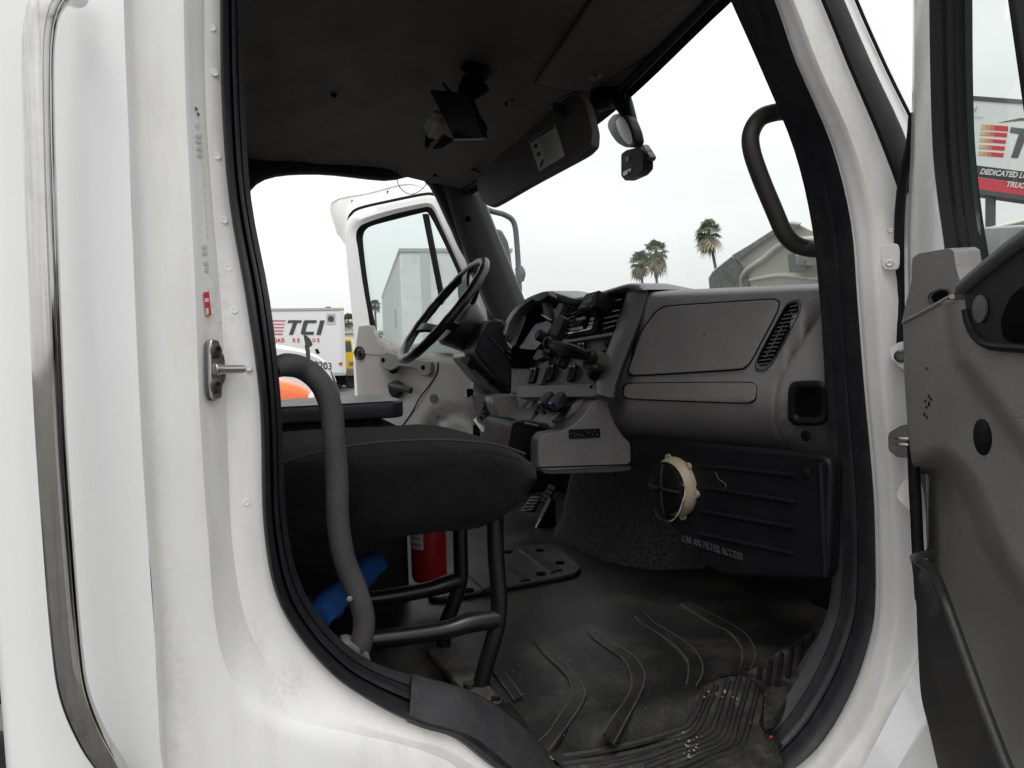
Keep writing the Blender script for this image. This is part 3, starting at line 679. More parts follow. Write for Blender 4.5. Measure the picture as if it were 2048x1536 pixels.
# pedals
pd = part('accelerator_pedal', truck, at(1085, 985, Y=2.2), 'black pedal with a gridded rubber face')
PDF = Frame(at(1088, 985, Y=2.22), (.5, -.86, 0), (.5, .2, .84))
prism('pad', PDF.pts([(1080,1003),(1098,968),(1110,972),(1096,1008)], 0), PDF.n*-.012, BLACK, pd, bevel=.002)
for i in range(4):
    for j in range(3):
        a, b = (i+.5)/4, (j+.5)/3
        p = PDF.p(1080+18*a+14*b*(1-a)+13*b*a, 1003-35*a+5*b+1, .002)
        obox('grip_block', p, PDF.u, PDF.v, PDF.n, .011, .011, .004, DGREY, pd, bevel=.001)
tube('pedal_edge_line', [at(1062, 1078, Y=2.15), at(1104, 992, Y=2.2)], .003, STEEL, pd, seg=8, raw=True)  # bright steel line drawn along the edge of the pedal arm
prism('pedal_arm', [at(x, y, Y=2.16) for x, y in ((1064,1078),(1103,998),(1112,1000),(1112,1072))], (0, .03, 0), BLACK, pd, bevel=.003)
bp = part('brake_pedal', truck, at(1060, 1010, Y=2.4), 'grey slatted brake pedal beyond the seat')
BPF = Frame(at(1058, 1005, Y=2.42), (.4, -.9, 0), (.5, .2, .84))
prism('pad', BPF.pts([(1036,1026),(1062,992),(1082,993),(1066,1022)], 0), BPF.n*-.012, DGREY, bp, bevel=.002)
for i in range(5):
    t = (i+.5)/5
    tube('grip_bar', [BPF.p(1036+26*t+3, 1026-34*t, .003), BPF.p(1066+16*t-2, 1022-29*t, .003)], .004, MGREY, bp, seg=6, raw=True)

# ================================================================== windshield and pillars
wt, wb = [], []
ws = []
for j in range(25):
    y = .93+1.80*j/24; e = 1-((y-1.83)/.92)**2
    a = Vector((header_x(y)+.012, y, liner_z(header_x(y), y)+.004)); b = Vector((1.16+.13*e, y, 1.70))
    ws.append([a.lerp(b, t)+Vector((.02*math.sin(math.pi*t), 0, .02*math.sin(math.pi*t))) for t in [k/10 for k in range(11)]])
wg = loft('windshield', ws, WGLASS, truck, sharp=0)
tag(wg, 'slightly dusty green-tinted windshield glass')
loft('windshield_border', [[r[0]+Vector((-.004, 0, -.004)), r[0].lerp(r[10], .035)+Vector((-.001, 0, -.001))] for r in ws], BLACK, truck)
tube('header_trim', [(header_x(.95+1.76*k/20)-.004, .95+1.76*k/20, liner_z(header_x(.95+1.76*k/20), .95+1.76*k/20)-.006) for k in range(21)], .011, BLACK, truck, raw=True, seg=8)
L = [(868,352),(883,378),(902,430),(924,491),(945,545),(965,590),(990,650),(1005,700)]
Rr = [(940,345),(955,372),(972,416),(992,467),(1012,515),(1030,560),(1046,600),(1062,650)]
fa = []
for (x, y), (x2, y2) in zip(L, Rr):
    a, b = at(x, y, Y=2.725), at(x2, y2, Y=2.66)
    fa.append([a+Vector((.0, .03, 0)), a, a.lerp(b, .1)+Vector((-.012, -.006, 0)), a.lerp(b, .45)+Vector((-.02, -.012, 0)), a.lerp(b, .8)+Vector((-.012, -.006, 0)), b, b+Vector((.03, .05, 0))])
ap = loft('far_pillar_trim', fa, MGREY, truck, sharp=0); tag(ap, 'dark grey moulded trim on the driver side windshield pillar')
lathe('trim_plug', at(936, 438, Y=2.66), (-.3, -1, 0), [(.012, 0), (.012, .003), (.0002, .0035)], VOID, ap, seg=16)
# near windshield pillar, inner side (hidden behind the seal from here)
loft('near_pillar_trim', [[p+Vector((0.01, .01, 0)), p+Vector((.07, .05, 0)), p+Vector((.16, .08, .0))] for p in [sI[i] for i in range(32*NS-2, 37*NS, 2)]], BLACK, truck)
# grab handle on the near windshield pillar
gh = tube('pillar_grab_handle', [at(1585, 222, Y=.95), at(1555, 224, Y=.98), at(1522, 235, Y=.99), at(1503, 264, Y=.99), at(1503, 300, Y=.99), at(1521, 355, Y=.99), at(1548, 420, Y=.99), at(1568, 465, Y=.99),
     at(1590, 488, Y=.99), at(1618, 497, Y=.98), at(1650, 498, Y=.95)], .0148, HANDLEB, truck, seg=16)
tag(gh, 'brown-black grab handle bowed off the windshield pillar')
# grab handle by the seat
g2 = part('seat_side_handle', truck, at(715, 1330, Y=1.0), 'bent grey rubber grab handle rising from the sill beside the seat')
tube('grip', [at(548, 738, Y=.97), at(572, 730, Y=.98), at(606, 737, Y=1.0), at(640, 765, Y=1.0), at(661, 812, Y=1.0), at(668, 880, Y=1.0), at(674, 960, Y=1.0), at(676, 1045, Y=1.0), at(689, 1120, Y=1.0),
     at(714, 1185, Y=1.0), at(728, 1240, Y=1.0), at(722, 1290, Y=1.0), at(716, 1318, Y=1.0)], [.0125]+[.0158]*11+[.0135], HANDLE, g2, seg=18)
foot = at(714, 1318, Y=1.0)
prism('foot', [at(x, y, Y=.985) for x, y in smoothpoly([(700,1286),(738,1306),(744,1336),(712,1330),(684,1290)], .2, 3)], (0, .035, 0), mat('grey_cast_foot', (.16, .155, .145), .55, var=.2, vscale=50), g2, bevel=.004)
lathe('screw', at(699, 1197, Y=.984), (0, -1, 0), [(.004, 0), (.004, .0015), (.0002, .002)], STEEL, g2, seg=10)

# ================================================================== dashboard
dash = part('dashboard', truck, (.95, 1.6, 1.5), 'grey grained plastic dashboard with glove box, vents and instrument panel')
DF = Frame(at(1650, 745, Y=.965), (-.276, .961, 0), (0, 0, 1))
drows = [((1306,583),(1668,566),-.10), ((1303,586),(1668,571),-.035), ((1300,592),(1668,576),-.012), ((1297,602),(1668,588),-.003), ((1290,622),(1669,612),.002), ((1277,690),(1670,690),.012), ((1262,752),(1672,748),.018),
         ((1252,800),(1674,800),.020), ((1248,832),(1676,845),.006), ((1254,856),(1678,885),-.026), ((1266,872),(1680,912),-.075), ((1285,880),(1680,918),-.12), ((1320,884),(1680,921),-.18)]
EC = [(1656,598),(1630,648),(1594,700),(1563,758),(1549,805),(1551,850),(1568,888),(1594,914)]
def ecx(y):
    if y < 598: return 1700
    for (xa, ya), (xb, yb) in zip(EC, EC[1:]):
        if ya <= y <= yb: return xa+(xb-xa)*(y-ya)/(yb-ya)
    return 1600
rows = []
for (x0, y0), (x1, y1), off in drows:
    xo = x0; x0 -= 26; r = []
    for k in range(41):
        x, y = x0+(x1-x0)*k/40, y0+(y1-y0)*k/40
        r.append(DF.p(x, y, off-.05*min(1, max(0, (x-ecx(y)-6)/14))-.11*max(0, (xo-x)/26)))
    rows.append(r)
# finer rows
rr = list(zip(*[cr(list(c), 3) for c in zip(*rows)]))
loft('passenger_shell', [list(r) for r in rr], GREY, dash, sharp=0)
# dash top back to the glass
loft('dash_top', [[rows[0][k], rows[0][k]+Vector((.06, 0, -.02)), Vector((1.30, rows[0][k].y, 1.70))] for k in range(41)], GREY, dash)
def doff(px, py):
    "how proud the shell is at a photograph point"
    t = (px-1280)/390
    ys = [a[1]+(b[1]-a[1])*t for a, b, _ in drows]
    for i in range(len(ys)-1):
        if ys[i] <= py <= ys[i+1]: s = (py-ys[i])/(ys[i+1]-ys[i]); return drows[i][2]+(drows[i+1][2]-drows[i][2])*s
    return .0
def dpanel(name, P, m, h=.003, r=.16, bevel=.0025, k=4, fine=10):
    P = smoothpoly(P, r, k)
    pts = [DF.p(x, y, doff(x, y)+h) for x, y in P]
    cx, cy = sum(x for x, _ in P)/len(P), sum(y for _, y in P)/len(P)
    inner = [[DF.p(cx+(x-cx)*t, cy+(y-cy)*t, doff(cx+(x-cx)*t, cy+(y-cy)*t)+h) for x, y in P] for t in (.985, .8, .55, .3, .02)]
    outer = [DF.p(cx+(x-cx)*1.014, cy+(y-cy)*1.022, doff(x, y)-.004) for x, y in P]
    mid = [DF.p(cx+(x-cx)*1.006, cy+(y-cy)*1.010, doff(x, y)+h*.55) for x, y in P]
    return loft(name, [outer, mid, pts]+inner, m, dash, wu=True, sharp=0)
def dgap_shade(name, P, r=.16, rad=.0024, k=4, m=None):  # dark tube round a lid, drawn in as the shadow of its gap
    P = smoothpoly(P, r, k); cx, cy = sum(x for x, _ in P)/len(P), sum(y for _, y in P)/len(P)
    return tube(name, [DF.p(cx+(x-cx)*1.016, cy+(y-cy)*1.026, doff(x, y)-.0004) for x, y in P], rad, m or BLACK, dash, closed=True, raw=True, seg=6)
GB = [(1330,614),(1545,600),(1557,606),(1552,626),(1500,724),(1485,737),(1268,750),(1257,744),(1284,664),(1312,626)]
dgap_shade('glove_box_gap_shade', GB, .2); gb = dpanel('glove_box_lid', GB, GREY, .006, .2)
LP = [(1262,767),(1500,765),(1513,772),(1510,798),(1496,806),(1258,797),(1247,790),(1250,772)]
dgap_shade('trim_gap_shade', LP, .25); dpanel('trim_lid', LP, GREY, .006, .25)
# end cap by the door
EC = [(1656,598),(1630,648),(1594,700),(1563,758),(1549,805),(1551,850),(1568,888),(1594,914)]
a = cr([(x, y, 0) for x, y in EC], 4); rows = []
for q in a:
    t = (q.y-598)/(914-598); xr = 1668+10*t
    off = doff(q.x, q.y) if q.y < 905 else -.03
    p0 = DF.p(q.x, q.y, off+.001); r = [DF.p(q.x-2, q.y, off-.004), p0]
    for s in (.08, .3, .6, 1):
        x = q.x+(xr-q.x)*s; y = q.y+(6*s*t)
        r.append(DF.p(x, y, off*(1-s*.6)+.004+(.004 if s < .3 else .002)-.035*s*s*t))
    rows.append(r)
loft('end_cap', rows, GREY, dash, sharp=50)
# square air hole and plug in the end cap
EF = Frame(DF.p(1614, 806, .026), (-.2, .98, 0), (0, 0, 1))
def ringloft(name, outl, f, m, parent, prof):
    cx, cy = sum(x for x, _ in outl)/len(outl), sum(y for _, y in outl)/len(outl)
    return loft(name, [[f.p(cx+(x-cx)*s, cy+(y-cy)*s, o) for x, y in outl] for s, o in prof], m, parent, wu=True, sharp=60)
sq = smoothpoly([(1578,764),(1640,762),(1654,775),(1655,840),(1640,850),(1590,850),(1576,838)], .3, 4)
ringloft('side_defrost_ring', sq, EF, BLACK, dash, [(1.04, -.012), (1.04, .004), (1.0, .010), (.9, .014), (.76, .013), (.62, .007), (.56, -.002), (.54, -.02)])
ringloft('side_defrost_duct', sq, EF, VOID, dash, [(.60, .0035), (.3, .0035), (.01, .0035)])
lathe('cap_plug', EF.p(1612, 872, -.016), EF.n, [(.0095, 0), (.0095, .002), (.0075, .003), (.0002, .003)], BLACK, dash, seg=18)
# slanted vent with slats
VO = smoothpoly([(1576,602),(1596,596),(1603,606),(1598,630),(1548,722),(1530,741),(1512,741),(1509,728),(1522,700),(1562,625)], .3, 3)
V2 = [(x, y) for x, y in VO]
cx, cy = sum(x for x, _ in VO)/len(VO), sum(y for _, y in VO)/len(VO)
def vo(px, py, h=0): return DF.p(px, py, doff(px, py)+h)
loft('vent_rim', [[vo(cx+(x-cx)*s, cy+(y-cy)*s, h) for x, y in VO] for s, h in ((1.03, -.003), (1.0, .004), (.94, .005), (.88, .002), (.86, -.01))], MGREY, dash, wu=True, sharp=60)
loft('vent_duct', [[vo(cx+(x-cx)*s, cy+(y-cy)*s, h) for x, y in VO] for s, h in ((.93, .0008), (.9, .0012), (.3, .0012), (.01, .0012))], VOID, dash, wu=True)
for i in range(15):
    t = (i+.5)/15; y = 608+t*124; xl = 1579-(y-608)*.54 if y > 622 else 1582-(y-608)*.3; xr = 1597-(y-612)*.50 if y > 640 else 1599-(y-600)*.28
    xl = max(xl, 1513); tube('vent_slat', [vo(xl, y+1.5, .0025), vo(xr, y-1.5, .0025)], .0013, DSLAT, dash, seg=6, raw=True)
tube('vent_rod', [vo(1566, 650, .004), vo(1545, 690, .004), vo(1530, 715, .004)], .0013, MGREY, dash, seg=6)

# ---------------- centre bezel
bA, bB = at(1187, 783, Y=1.49), at(1258, 580, Y=1.49)
CF = Frame(bA, (-.139, .99, 0), bB-bA)
def cp(name, P, m, off=0, th=.006, r=.12, bevel=.0015, par=None, k=3):
    return prism(name, CF.pts(smoothpoly(P, r, k) if r else P, off), CF.n*-th, m, par or dash, bevel=bevel)
HUMP = [(1004,668),(1012,642),(1030,615),(1055,596),(1085,584),(1108,582),(1130,588),(1152,594),(1182,589),(1226,576),(1258,567),(1280,568),(1297,579)]
RIGHT = [(1297,579),(1292,612),(1277,655),(1259,700),(1243,742),(1232,775),(1229,796)]
INR = [(1252,585),(1246,610),(1232,652),(1214,698),(1198,742),(1187,775),(1183,786)]
INT = [(1024,672),(1030,650),(1044,628),(1064,610),(1088,600),(1108,599),(1130,606),(1152,611),(1180,606),(1218,593),(1240,586),(1252,585)]
# back sheet
BEZ = mat('bezel_plastic', (.145, .143, .148), .33, spec=.35, var=.1, vscale=18, bump=.3, bscale=450)
cp('instrument_panel', [(1022,786),(1024,690),(1040,640),(1066,612),(1090,602),(1120,606),(1152,612),(1182,606),(1240,587),(1251,588),(1183,786)], MGREY, -.02, .01, 0)
# rim on the passenger side
ro, ri = cr([(x, y, 0) for x, y in RIGHT], 4), cr([(x, y, 0) for x, y in INR], 4)
loft('bezel_side', [[CF.p(i.x+4, i.y, -.03), CF.p(i.x, i.y, .012), CF.p(i.x+(o.x-i.x)*.12, i.y+(o.y-i.y)*.12, .018), CF.p(i.x+(o.x-i.x)*.5, i.y+(o.y-i.y)*.5, .02), CF.p(i.x+(o.x-i.x)*.92, i.y+(o.y-i.y)*.92, .016),
      CF.p(o.x, o.y, .006), CF.p(o.x+3, o.y, -.04)] for o, i in zip(ro, ri)], BEZ, dash, sharp=60)
tube('bezel_gap', [CF.p(o.x+2, o.y, -.002) for o in ro], .0022, BLACK, dash, raw=True, seg=6)
# hood over the instruments
ho, hi_ = cr([(x, y, 0) for x, y in HUMP], 4), cr([(x, y, 0) for x, y in INT], 4)
n = min(len(ho), len(hi_)); rs = lambda P: [P[int(round(i*(len(P)-1)/(n-1)))] for i in range(n)]
ho, hi_ = rs(ho), rs(hi_)
loft('instrument_hood', [[CF.p(o.x, o.y, .0)+Vector((.2, 0, -.02)), CF.p(o.x, o.y, .0)+Vector((.08, 0, 0)), CF.p(o.x, o.y, .02), CF.p(o.x+(i.x-o.x)*.2, o.y+(i.y-o.y)*.2, .029), CF.p(o.x+(i.x-o.x)*.4, o.y+(i.y-o.y)*.4, .028), CF.p(i.x, i.y, .008), CF.p(i.x, i.y, -.03)] for o, i in zip(ho, hi_)], BEZ, dash, sharp=60)
# empty instrument opening with a bluish back plate
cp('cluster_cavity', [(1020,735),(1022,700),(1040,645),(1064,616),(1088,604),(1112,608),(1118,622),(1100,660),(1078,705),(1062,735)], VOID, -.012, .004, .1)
cp('cluster_back_plate', [(1037,697),(1070,648),(1098,640),(1104,650),(1086,682),(1070,700)], mat('scratched_blue_plate', (.10, .11, .14), .35, var=.5, vscale=60, dirt_or_reflection=(.3, .31, .34), dscale=50, damt=.5), -.008, .003, .1)
cp('cluster_side_trim', [(1020,690),(1046,630),(1051,632),(1028,692)], LGREY, -.006, .004, .1)
cp('cluster_wire_cover', [(1098,622),(1110,616),(1116,622),(1104,632)], BEIGE, -.005, .004, .1)
cp('panel_ridge', [(1103,632),(1118,605),(1128,607),(1113,640)], MGREY, .004, .02, .2)
# vents
for O in ([(1150,616),(1155,624),(1140,667),(1130,676),(1121,674),(1123,660),(1136,630)], [(1220,592),(1238,590),(1246,600),(1237,640),(1227,658),(1209,664),(1206,654),(1210,620),(1216,600)]):
    P = smoothpoly(O, .3, 3); ringloft('vent_rim', P, CF, BLACK, dash, [(1.12, -.012), (1.08, .002), (1.0, .004), (.92, .001), (.9, -.008)])
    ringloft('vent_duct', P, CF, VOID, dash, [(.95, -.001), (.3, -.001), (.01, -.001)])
    y0, y1 = min(y for _, y in O)+6, max(y for _, y in O)-4
    for i in range(6):
        y = y0+(y1-y0)*(i+.5)/6
        xs = []
        for (xa, ya), (xb, yb) in zip(P, P[1:]+P[:1]):
            if (ya-y)*(yb-y) < 0: xs.append(xa+(xb-xa)*(y-ya)/(yb-ya))
        if len(xs) > 1: tube('vent_slat', [CF.p(min(xs)+1, y+3, .0025), CF.p(max(xs)-1, y-3, .0025)], .0017, SLAT, dash, seg=6, raw=True)
# add-on display unit and the open radio slot
du = part('display_unit', truck, CF.p(1180, 615), 'small black display box standing proud of the centre panel')
DU = [(1173,586),(1196,582),(1190,605),(1181,618),(1154,621),(1157,608)]
prism('case', CF.pts(smoothpoly([(1171,588),(1200,580),(1190,613),(1183,618),(1153,621)], .08, 2), .055), CF.n*-.06, BLACK, du, bevel=.003)
cp('face_frame', [(1172,588),(1196,582),(1188,609),(1182,615),(1156,618)], DGREY, .0562, .002, .08, par=du, bevel=.0005)
cp('screen', [(1173,590),(1187,586),(1180,605),(1166,608)], mat('grey_display', (.16, .18, .18), .25), .0575, .002, .1, par=du, bevel=.0005)
cp('button', [(1187,588),(1191,587),(1188,592),(1185,593)], MGREY, .0585, .003, .2, par=du, bevel=.0005); cp('button', [(1180,602),(1184,601),(1181,606),(1178,607)], MGREY, .0585, .003, .2, par=du, bevel=.0005)
cp('face_strip', [(1159,612),(1174,609),(1172,614),(1157,617)], MGREY, .0585, .002, .1, par=du, bevel=.0005)
cp('radio_slot', [(1152,622),(1196,612),(1204,618),(1186,668),(1136,672),(1140,655)], BLACK, .008, .03, .1)
cp('radio_recess', [(1156,628),(1190,620),(1180,656),(1142,662)], VOID, .0092, .002, .1)
for P, m in (([(1152,637),(1170,632),(1171,635),(1166,639),(1150,641)], STICKER), ([(1141,657),(1164,652),(1164,658),(1140,662)], STICKER), ([(1143,645),(1163,640),(1160,650),(1141,654)], DGREY),
             ([(1181,636),(1187,634),(1185,640),(1179,641)], STICKER), ([(1178,645),(1185,643),(1183,648),(1177,649)], STICKER), ([(1175,652),(1183,650),(1181,656),(1173,657)], STICKER), ([(1137,665),(1172,658),(1183,655),(1181,659),(1136,668)], STEEL)):
    cp('radio_chip', P, m, .0125, .004, .1, bevel=.0005)
# divider and switch panel
cp('divider_strip', [(1112,680),(1138,679),(1226,664),(1224,671),(1140,684),(1110,688)], BEZ, .012, .02, .05)
cp('switch_panel', [(1108,692),(1218,676),(1186,770),(1074,772)], mat('switch_panel_plastic', (.07, .069, .07), .45, var=.15, vscale=30, bump=.4, bscale=500, dirt_or_reflection=(.13, .12, .11), dscale=20, damt=.4), .0, .01, .03)
cp('panel_post', [(1101,693),(1108,692),(1082,768),(1073,770)], STEEL if False else MGREY, .012, .02, .05)
cp('lower_bar', [(1036,772),(1070,771),(1186,768),(1190,774),(1190,793),(1036,795),(1033,784)], BEZ, .02, .03, .12, bevel=.004)
for px, py in ((1183,774),(1230,586+70)): lathe('panel_screw', CF.p(px, py, .02), CF.n, [(.004, 0), (.004, .002), (.0002, .002)], VOID, dash, seg=10)
sw0 = None
for px, py in ((1097,745),(1140,745),(1062,750),(1112,712),(1128,708),(1158,700)):
    s = 1 if px < 1145 else .9
    base = cp('switch_frame', [(px-9, py+17), (px-1, py-14), (px+12, py-17), (px+5, py+14)], BLACK, .008, .01, .15)
    for q in (0, 1):
        dx = -4+q*7; P = [(px+dx-3, py+14), (px+dx+3, py-11), (px+dx+6.5, py-12), (px+dx+1, py+13)]
        prism('rocker', [CF.p(P[0][0], P[0][1], .008), CF.p(P[1][0], P[1][1], .014), CF.p(P[2][0], P[2][1], .014), CF.p(P[3][0], P[3][1], .008)], CF.n*-.006, BLACKG, dash, bevel=.0012)
    for q in (0, 1): cp('rocker_mark', [(px+q*7-2, py-11), (px+q*7-1, py-14), (px+q*7+2, py-14.5), (px+q*7+1, py-11.5)], STICKER, .0155, .001, .1, bevel=0)
for px, py in ((1215,685),(1208,708)): lathe('chrome_clip', CF.p(px, py, .004), CF.n, [(.010, 0), (.010, .003), (.0085, .004), (.007, .002), (.0002, .002)], BLACK, dash, seg=16)

# ---------------- lower console
con = part('console', truck, at(1170, 940, Y=1.5), 'grey moulded lower console with valve knobs and open bins')
side = [(1078,944),(1076,905),(1078,880),(1088,868),(1130,860),(1152,846),(1170,828),(1186,803),(1198,797),(1214,797),(1220,822),(1230,848),(1248,874),(1262,886),(1263,932)]
sp2 = [at(x, y, Y=1.46) for x, y in smoothpoly(side, .18, 2)]
prism('side_panel', sp2, (0, .05, 0), GREY, con, bevel=.006, bseg=3)
prism('skirt', [at(x, y, Y=1.463) for x, y in smoothpoly([(1078,934),(1262,928),(1263,940),(1240,944),(1090,949)], .2, 3)], (0, .10, 0), MGREY, con, bevel=.003, bseg=3)
tube('skirt_gap', [at(1077, 935, Y=1.4595), at(1263, 929, Y=1.4595)], .0016, BLACK, con, raw=True, seg=6)
nf = Frame(at(1168, 866, Y=1.4585), (1, 0, 0), (0, 0, 1))
npl = part('name_plate', truck, nf.p(1168, 866)); npl['label'] = 'small black plate with pale specks on the console side'
prism('plate', nf.pts([(1137,859),(1199,857),(1200,874),(1138,877)], .0005), nf.n*.0025, BLACK, npl, bevel=.0005)
for k in range(12): lathe('speck', nf.p(1142+k*4.8+random.uniform(-1, 1), 866+random.uniform(-6, 6), .0031), nf.n, [(.0008, 0), (.0007, .0004), (.0001, .0005)], STICKER, npl, seg=6)
# sloped valve panel between the two cheeks
q = [at(1070, 796, Y=1.92), at(1178, 798, Y=1.51), at(1098, 852, Y=1.51), at(1018, 846, Y=1.86)]
mk('valve_slope', [q[0], q[1], q[2], q[3]], [(0, 1, 2, 3)], GREY, con, solid=.02, bevel=.004)
VF = Frame(q[2].lerp(q[0], .5), (q[1]-q[0]), (q[0]-q[3]))
prism('valve_plate', VF.pts([(1084,797),(1150,797),(1122,842),(1060,840)], .011), VF.n*-.004, BLACK, con, bevel=.001)
for px, py in ((1104,818),(1126,820)):
    kb = VF.p(px, py, .01); ax = VF.n
    prism('valve_knob', [kb+VF.u*a*.042+VF.v*b*.031+ax*.012 for a, b in smoothpoly([(-.5,-.8),(.5,-.8),(.75,.2),(.4,1),(-.4,1),(-.75,.2)], .3, 3)], ax*.024, mat('navy_knob', (.014, .017, .028), .35), con, bevel=.006, bseg=3)
    tube('valve_stem', [kb, kb+ax*.016], .008, BLACK, con, raw=True)
lathe('lever_knob', VF.p(1080, 806, .008), VF.n, [(.006, 0), (.006, .012), (.014, .016), (.016, .024), (.012, .032), (.0002, .034)], BLACK, con, seg=16)
for px, py in ((1071,825),(1084,823),(1088,826)): obox('toggle', VF.p(px, py, .014), VF.u, VF.v, VF.n, .012, .012, .012, BLACKG, con)
# cheek walls either side of the valves
for nm, P, Y in (('inner_cheek', [(1008,905),(1010,862),(1018,848),(1042,842),(1054,828),(1066,804),(1074,800),(1082,806),(1070,832),(1060,846),(1058,905)], 1.80),
                 ('outer_cheek', [(1100,862),(1118,846),(1134,824),(1146,810),(1156,808),(1160,814),(1148,838),(1130,858)], 1.52)):
    prism(nm, [at(x, y, Y=Y) for x, y in smoothpoly(P, .2, 3)], (0, .03, 0), GREY, con, bevel=.005, bseg=3)
prism('bin', [at(x, y, Y=1.56) for x, y in smoothpoly([(1016,905),(1022,852),(1030,843),(1076,848),(1082,862),(1078,915),(1020,925)], .15, 3)], (0, .2, 0), BLACK, con, bevel=.006)
tube('bin_lip', [at(x, y, Y=1.555) for x, y in ((1017,880),(1022,853),(1031,843),(1055,841),(1078,846))], .003, MGREY, con, seg=8)
tube('bin_bar', [at(1051, 847, Y=1.55), at(1076, 852, Y=1.55)], .0035, STEEL, con, seg=8, raw=True)
prism('knee_panel', [at(x, y, Y=2.2) for x, y in smoothpoly([(944,792),(990,788),(1050,786),(1060,812),(1000,872),(985,866),(960,838),(948,815)], .12, 2)], (0, .1, 0), LGREY, con, bevel=.006)
lathe('speaker_cup', at(973, 822, Y=2.195), (-.3, -1, .1), [(.034, -.004), (.03, .002), (.026, -.001), (.0002, -.001)], DGREY, con, seg=24)
prism('column_shroud', [at(x, y, Y=1.98) for x, y in smoothpoly([(985,795),(1012,790),(1034,790),(1040,812),(1030,842),(1004,850),(996,832),(988,812)], .2, 3)], (0, .08, 0), LGREY, con, bevel=.012, bseg=3)
# bright doorway strip and brackets beyond the column
prism('support_bracket', [at(x, y, Y=2.3) for x, y in ((946,770),(950,752),(982,776),(984,786),(946,786))], (0, .02, 0), mat('pale_bracket', (.5, .5, .5), .4), con, bevel=.003)
obox('bracket_hole', at(940, 786, Y=2.24), (1, 0, 0), (0, 0, 1), (0, 1, 0), .022, .028, .004, VOID, con)
# paper card by the keys
mk('pale_card', [at(x, y, Y=2.1) for x, y in ((969,838),(979,842),(981,867),(972,864))], [(0, 1, 2, 3)], STICKER, con, solid=.002)

# ================================================================== steering wheel and column
tau = R_(49.6); wn = Vector((-math.sin(tau), 0, math.cos(tau))); wu = Vector((0, 1, 0)); wv = Vector((math.cos(tau), 0, math.sin(tau)))
wc = at(886, 620, Y=2.30); WR = .212
sw = part('steering_wheel', truck, wc, 'black steering wheel with finger-grip rim, scuffed at the lower edge')
P = []; rad = []
for k in range(96):
    a = 2*math.pi*k/96; P.append(wc + (wu*math.cos(a)+wv*math.sin(a))*WR); rad.append(.0155*(1+.09*max(0, math.sin(a*17))))
V, Fc = tubeVF(P, rad, 14, True); mk('rim', V, Fc, mat('wheel_vinyl', (.009, .009, .0095), .36, var=.3, vscale=40, dirt_or_reflection=(.06, .058, .055), dscale=30, damt=.4), sw)
hub = wc - wn*.065
for a0 in (R_(-20), R_(200), R_(62), R_(118)):
    d = wu*math.cos(a0)+wv*math.sin(a0); e = wn.cross(d)
    pa = [wc+d*(WR-.004), wc+d*(WR*.8)-wn*.012, wc+d*(WR*.55)-wn*.045, wc+d*.06-wn*.06]
    wd = [.026, .022, .02, .03]; rows = []
    for p, ww in zip(cr(pa, 5), [x.x for x in cr([(v, 0, 0) for v in wd], 5)]):
        rows.append([p-e*ww, p-e*ww*.7+wn*.007, p+e*ww*.7+wn*.007, p+e*ww, p+e*ww*.7-wn*.009, p-e*ww*.7-wn*.009])
    loft('spoke', rows, MATS['wheel_vinyl'], sw, wu=True)
lathe('horn_pad', hub, wn, [(.04, -.14), (.056, -.11), (.07, -.07), (.084, -.03), (.094, -.005), (.090, .012), (.066, .026), (.035, .032), (.0002, .034)], mat('horn_vinyl', (.012, .012, .0135), .38, var=.3, vscale=25, dirt_or_reflection=(.1, .1, .1), dscale=20, damt=.3), sw, seg=32)
colm = part('steering_column', truck, hub-wn*.3, 'charcoal steering column shroud slanting down to the dash')
o = hub - wn*.09; rows = []
prism('switch_housing', [at(x, y, Y=2.10) for x, y in smoothpoly([(976,646),(990,638),(1006,640),(1014,652),(1016,688),(1052,722),(1060,742),(1050,764),(1026,778),(1006,770),(958,716),(950,700)], .16, 3)], (0, .13, 0), DGREY, colm, bevel=.014, bseg=3)
tube('housing_edge_highlight', [at(x, y, Y=2.098) for x, y in ((982,676),(1004,700),(1030,728),(1046,748))], .003, MGREY, colm, seg=6)  # lighter tube stands in for the highlight along the housing edge
for s, ww, hh in ((0, .05, .045), (.03, .072, .06), (.10, .082, .068), (.20, .08, .07), (.27, .07, .06), (.32, .05, .05)):
    c = o - wn*s + wv*-.015; rows.append([c + wu*x*ww + wv*y*hh for x, y in smoothpoly([(-1,-1),(1,-1),(1,.7),(.6,1),(-.6,1),(-1,.7)], .2, 3)])
loft('upper_shroud', rows, DGREY, colm, wu=True, sharp=40)
mk('shroud_end', rows[0], [tuple(range(len(rows[0])))], DGREY, colm)
prism('lower_cover', [at(x, y, Y=2.2) for x, y in smoothpoly([(918,715),(948,712),(985,745),(1030,780),(1014,792),(990,790),(955,760)], .15, 3)], (0, .1, 0), GREY, colm, bevel=.012, bseg=3)
tube('cover_roll', [at(944, 716, Y=2.19), at(985, 752, Y=2.19), at(1018, 784, Y=2.19)], .022, DGREY, colm, seg=14)
obox('cover_slot', at(941, 733, Y=2.196), (1, 0, -.9), (.9, 0, 1), (0, 1, 0), .022, .008, .006, VOID, colm, bevel=.001)
lathe('cover_screw', at(983, 764, Y=2.168), (0, -1, .1), [(.009, 0), (.009, .002), (.0002, .002)], VOID, colm, seg=12)
tube('signal_stalk', [at(1005, 700, Y=2.12), at(1045, 722, Y=2.0), at(1062, 733, Y=1.95)], [.007, .008, .012], BLACK, colm, seg=10)
lathe('stalk_drum', at(1048, 725, Y=2.0), (-.4, -.8, .3), [(.024, -.03), (.026, .0), (.022, .012), (.0002, .013)], LGREY if False else LGREY, colm, seg=20)
tube('second_stalk', [at(1030, 703, Y=2.0), at(1046, 698, Y=1.97), at(1066, 708, Y=1.95)], [.006, .006, .009], BLACK, colm, seg=10)

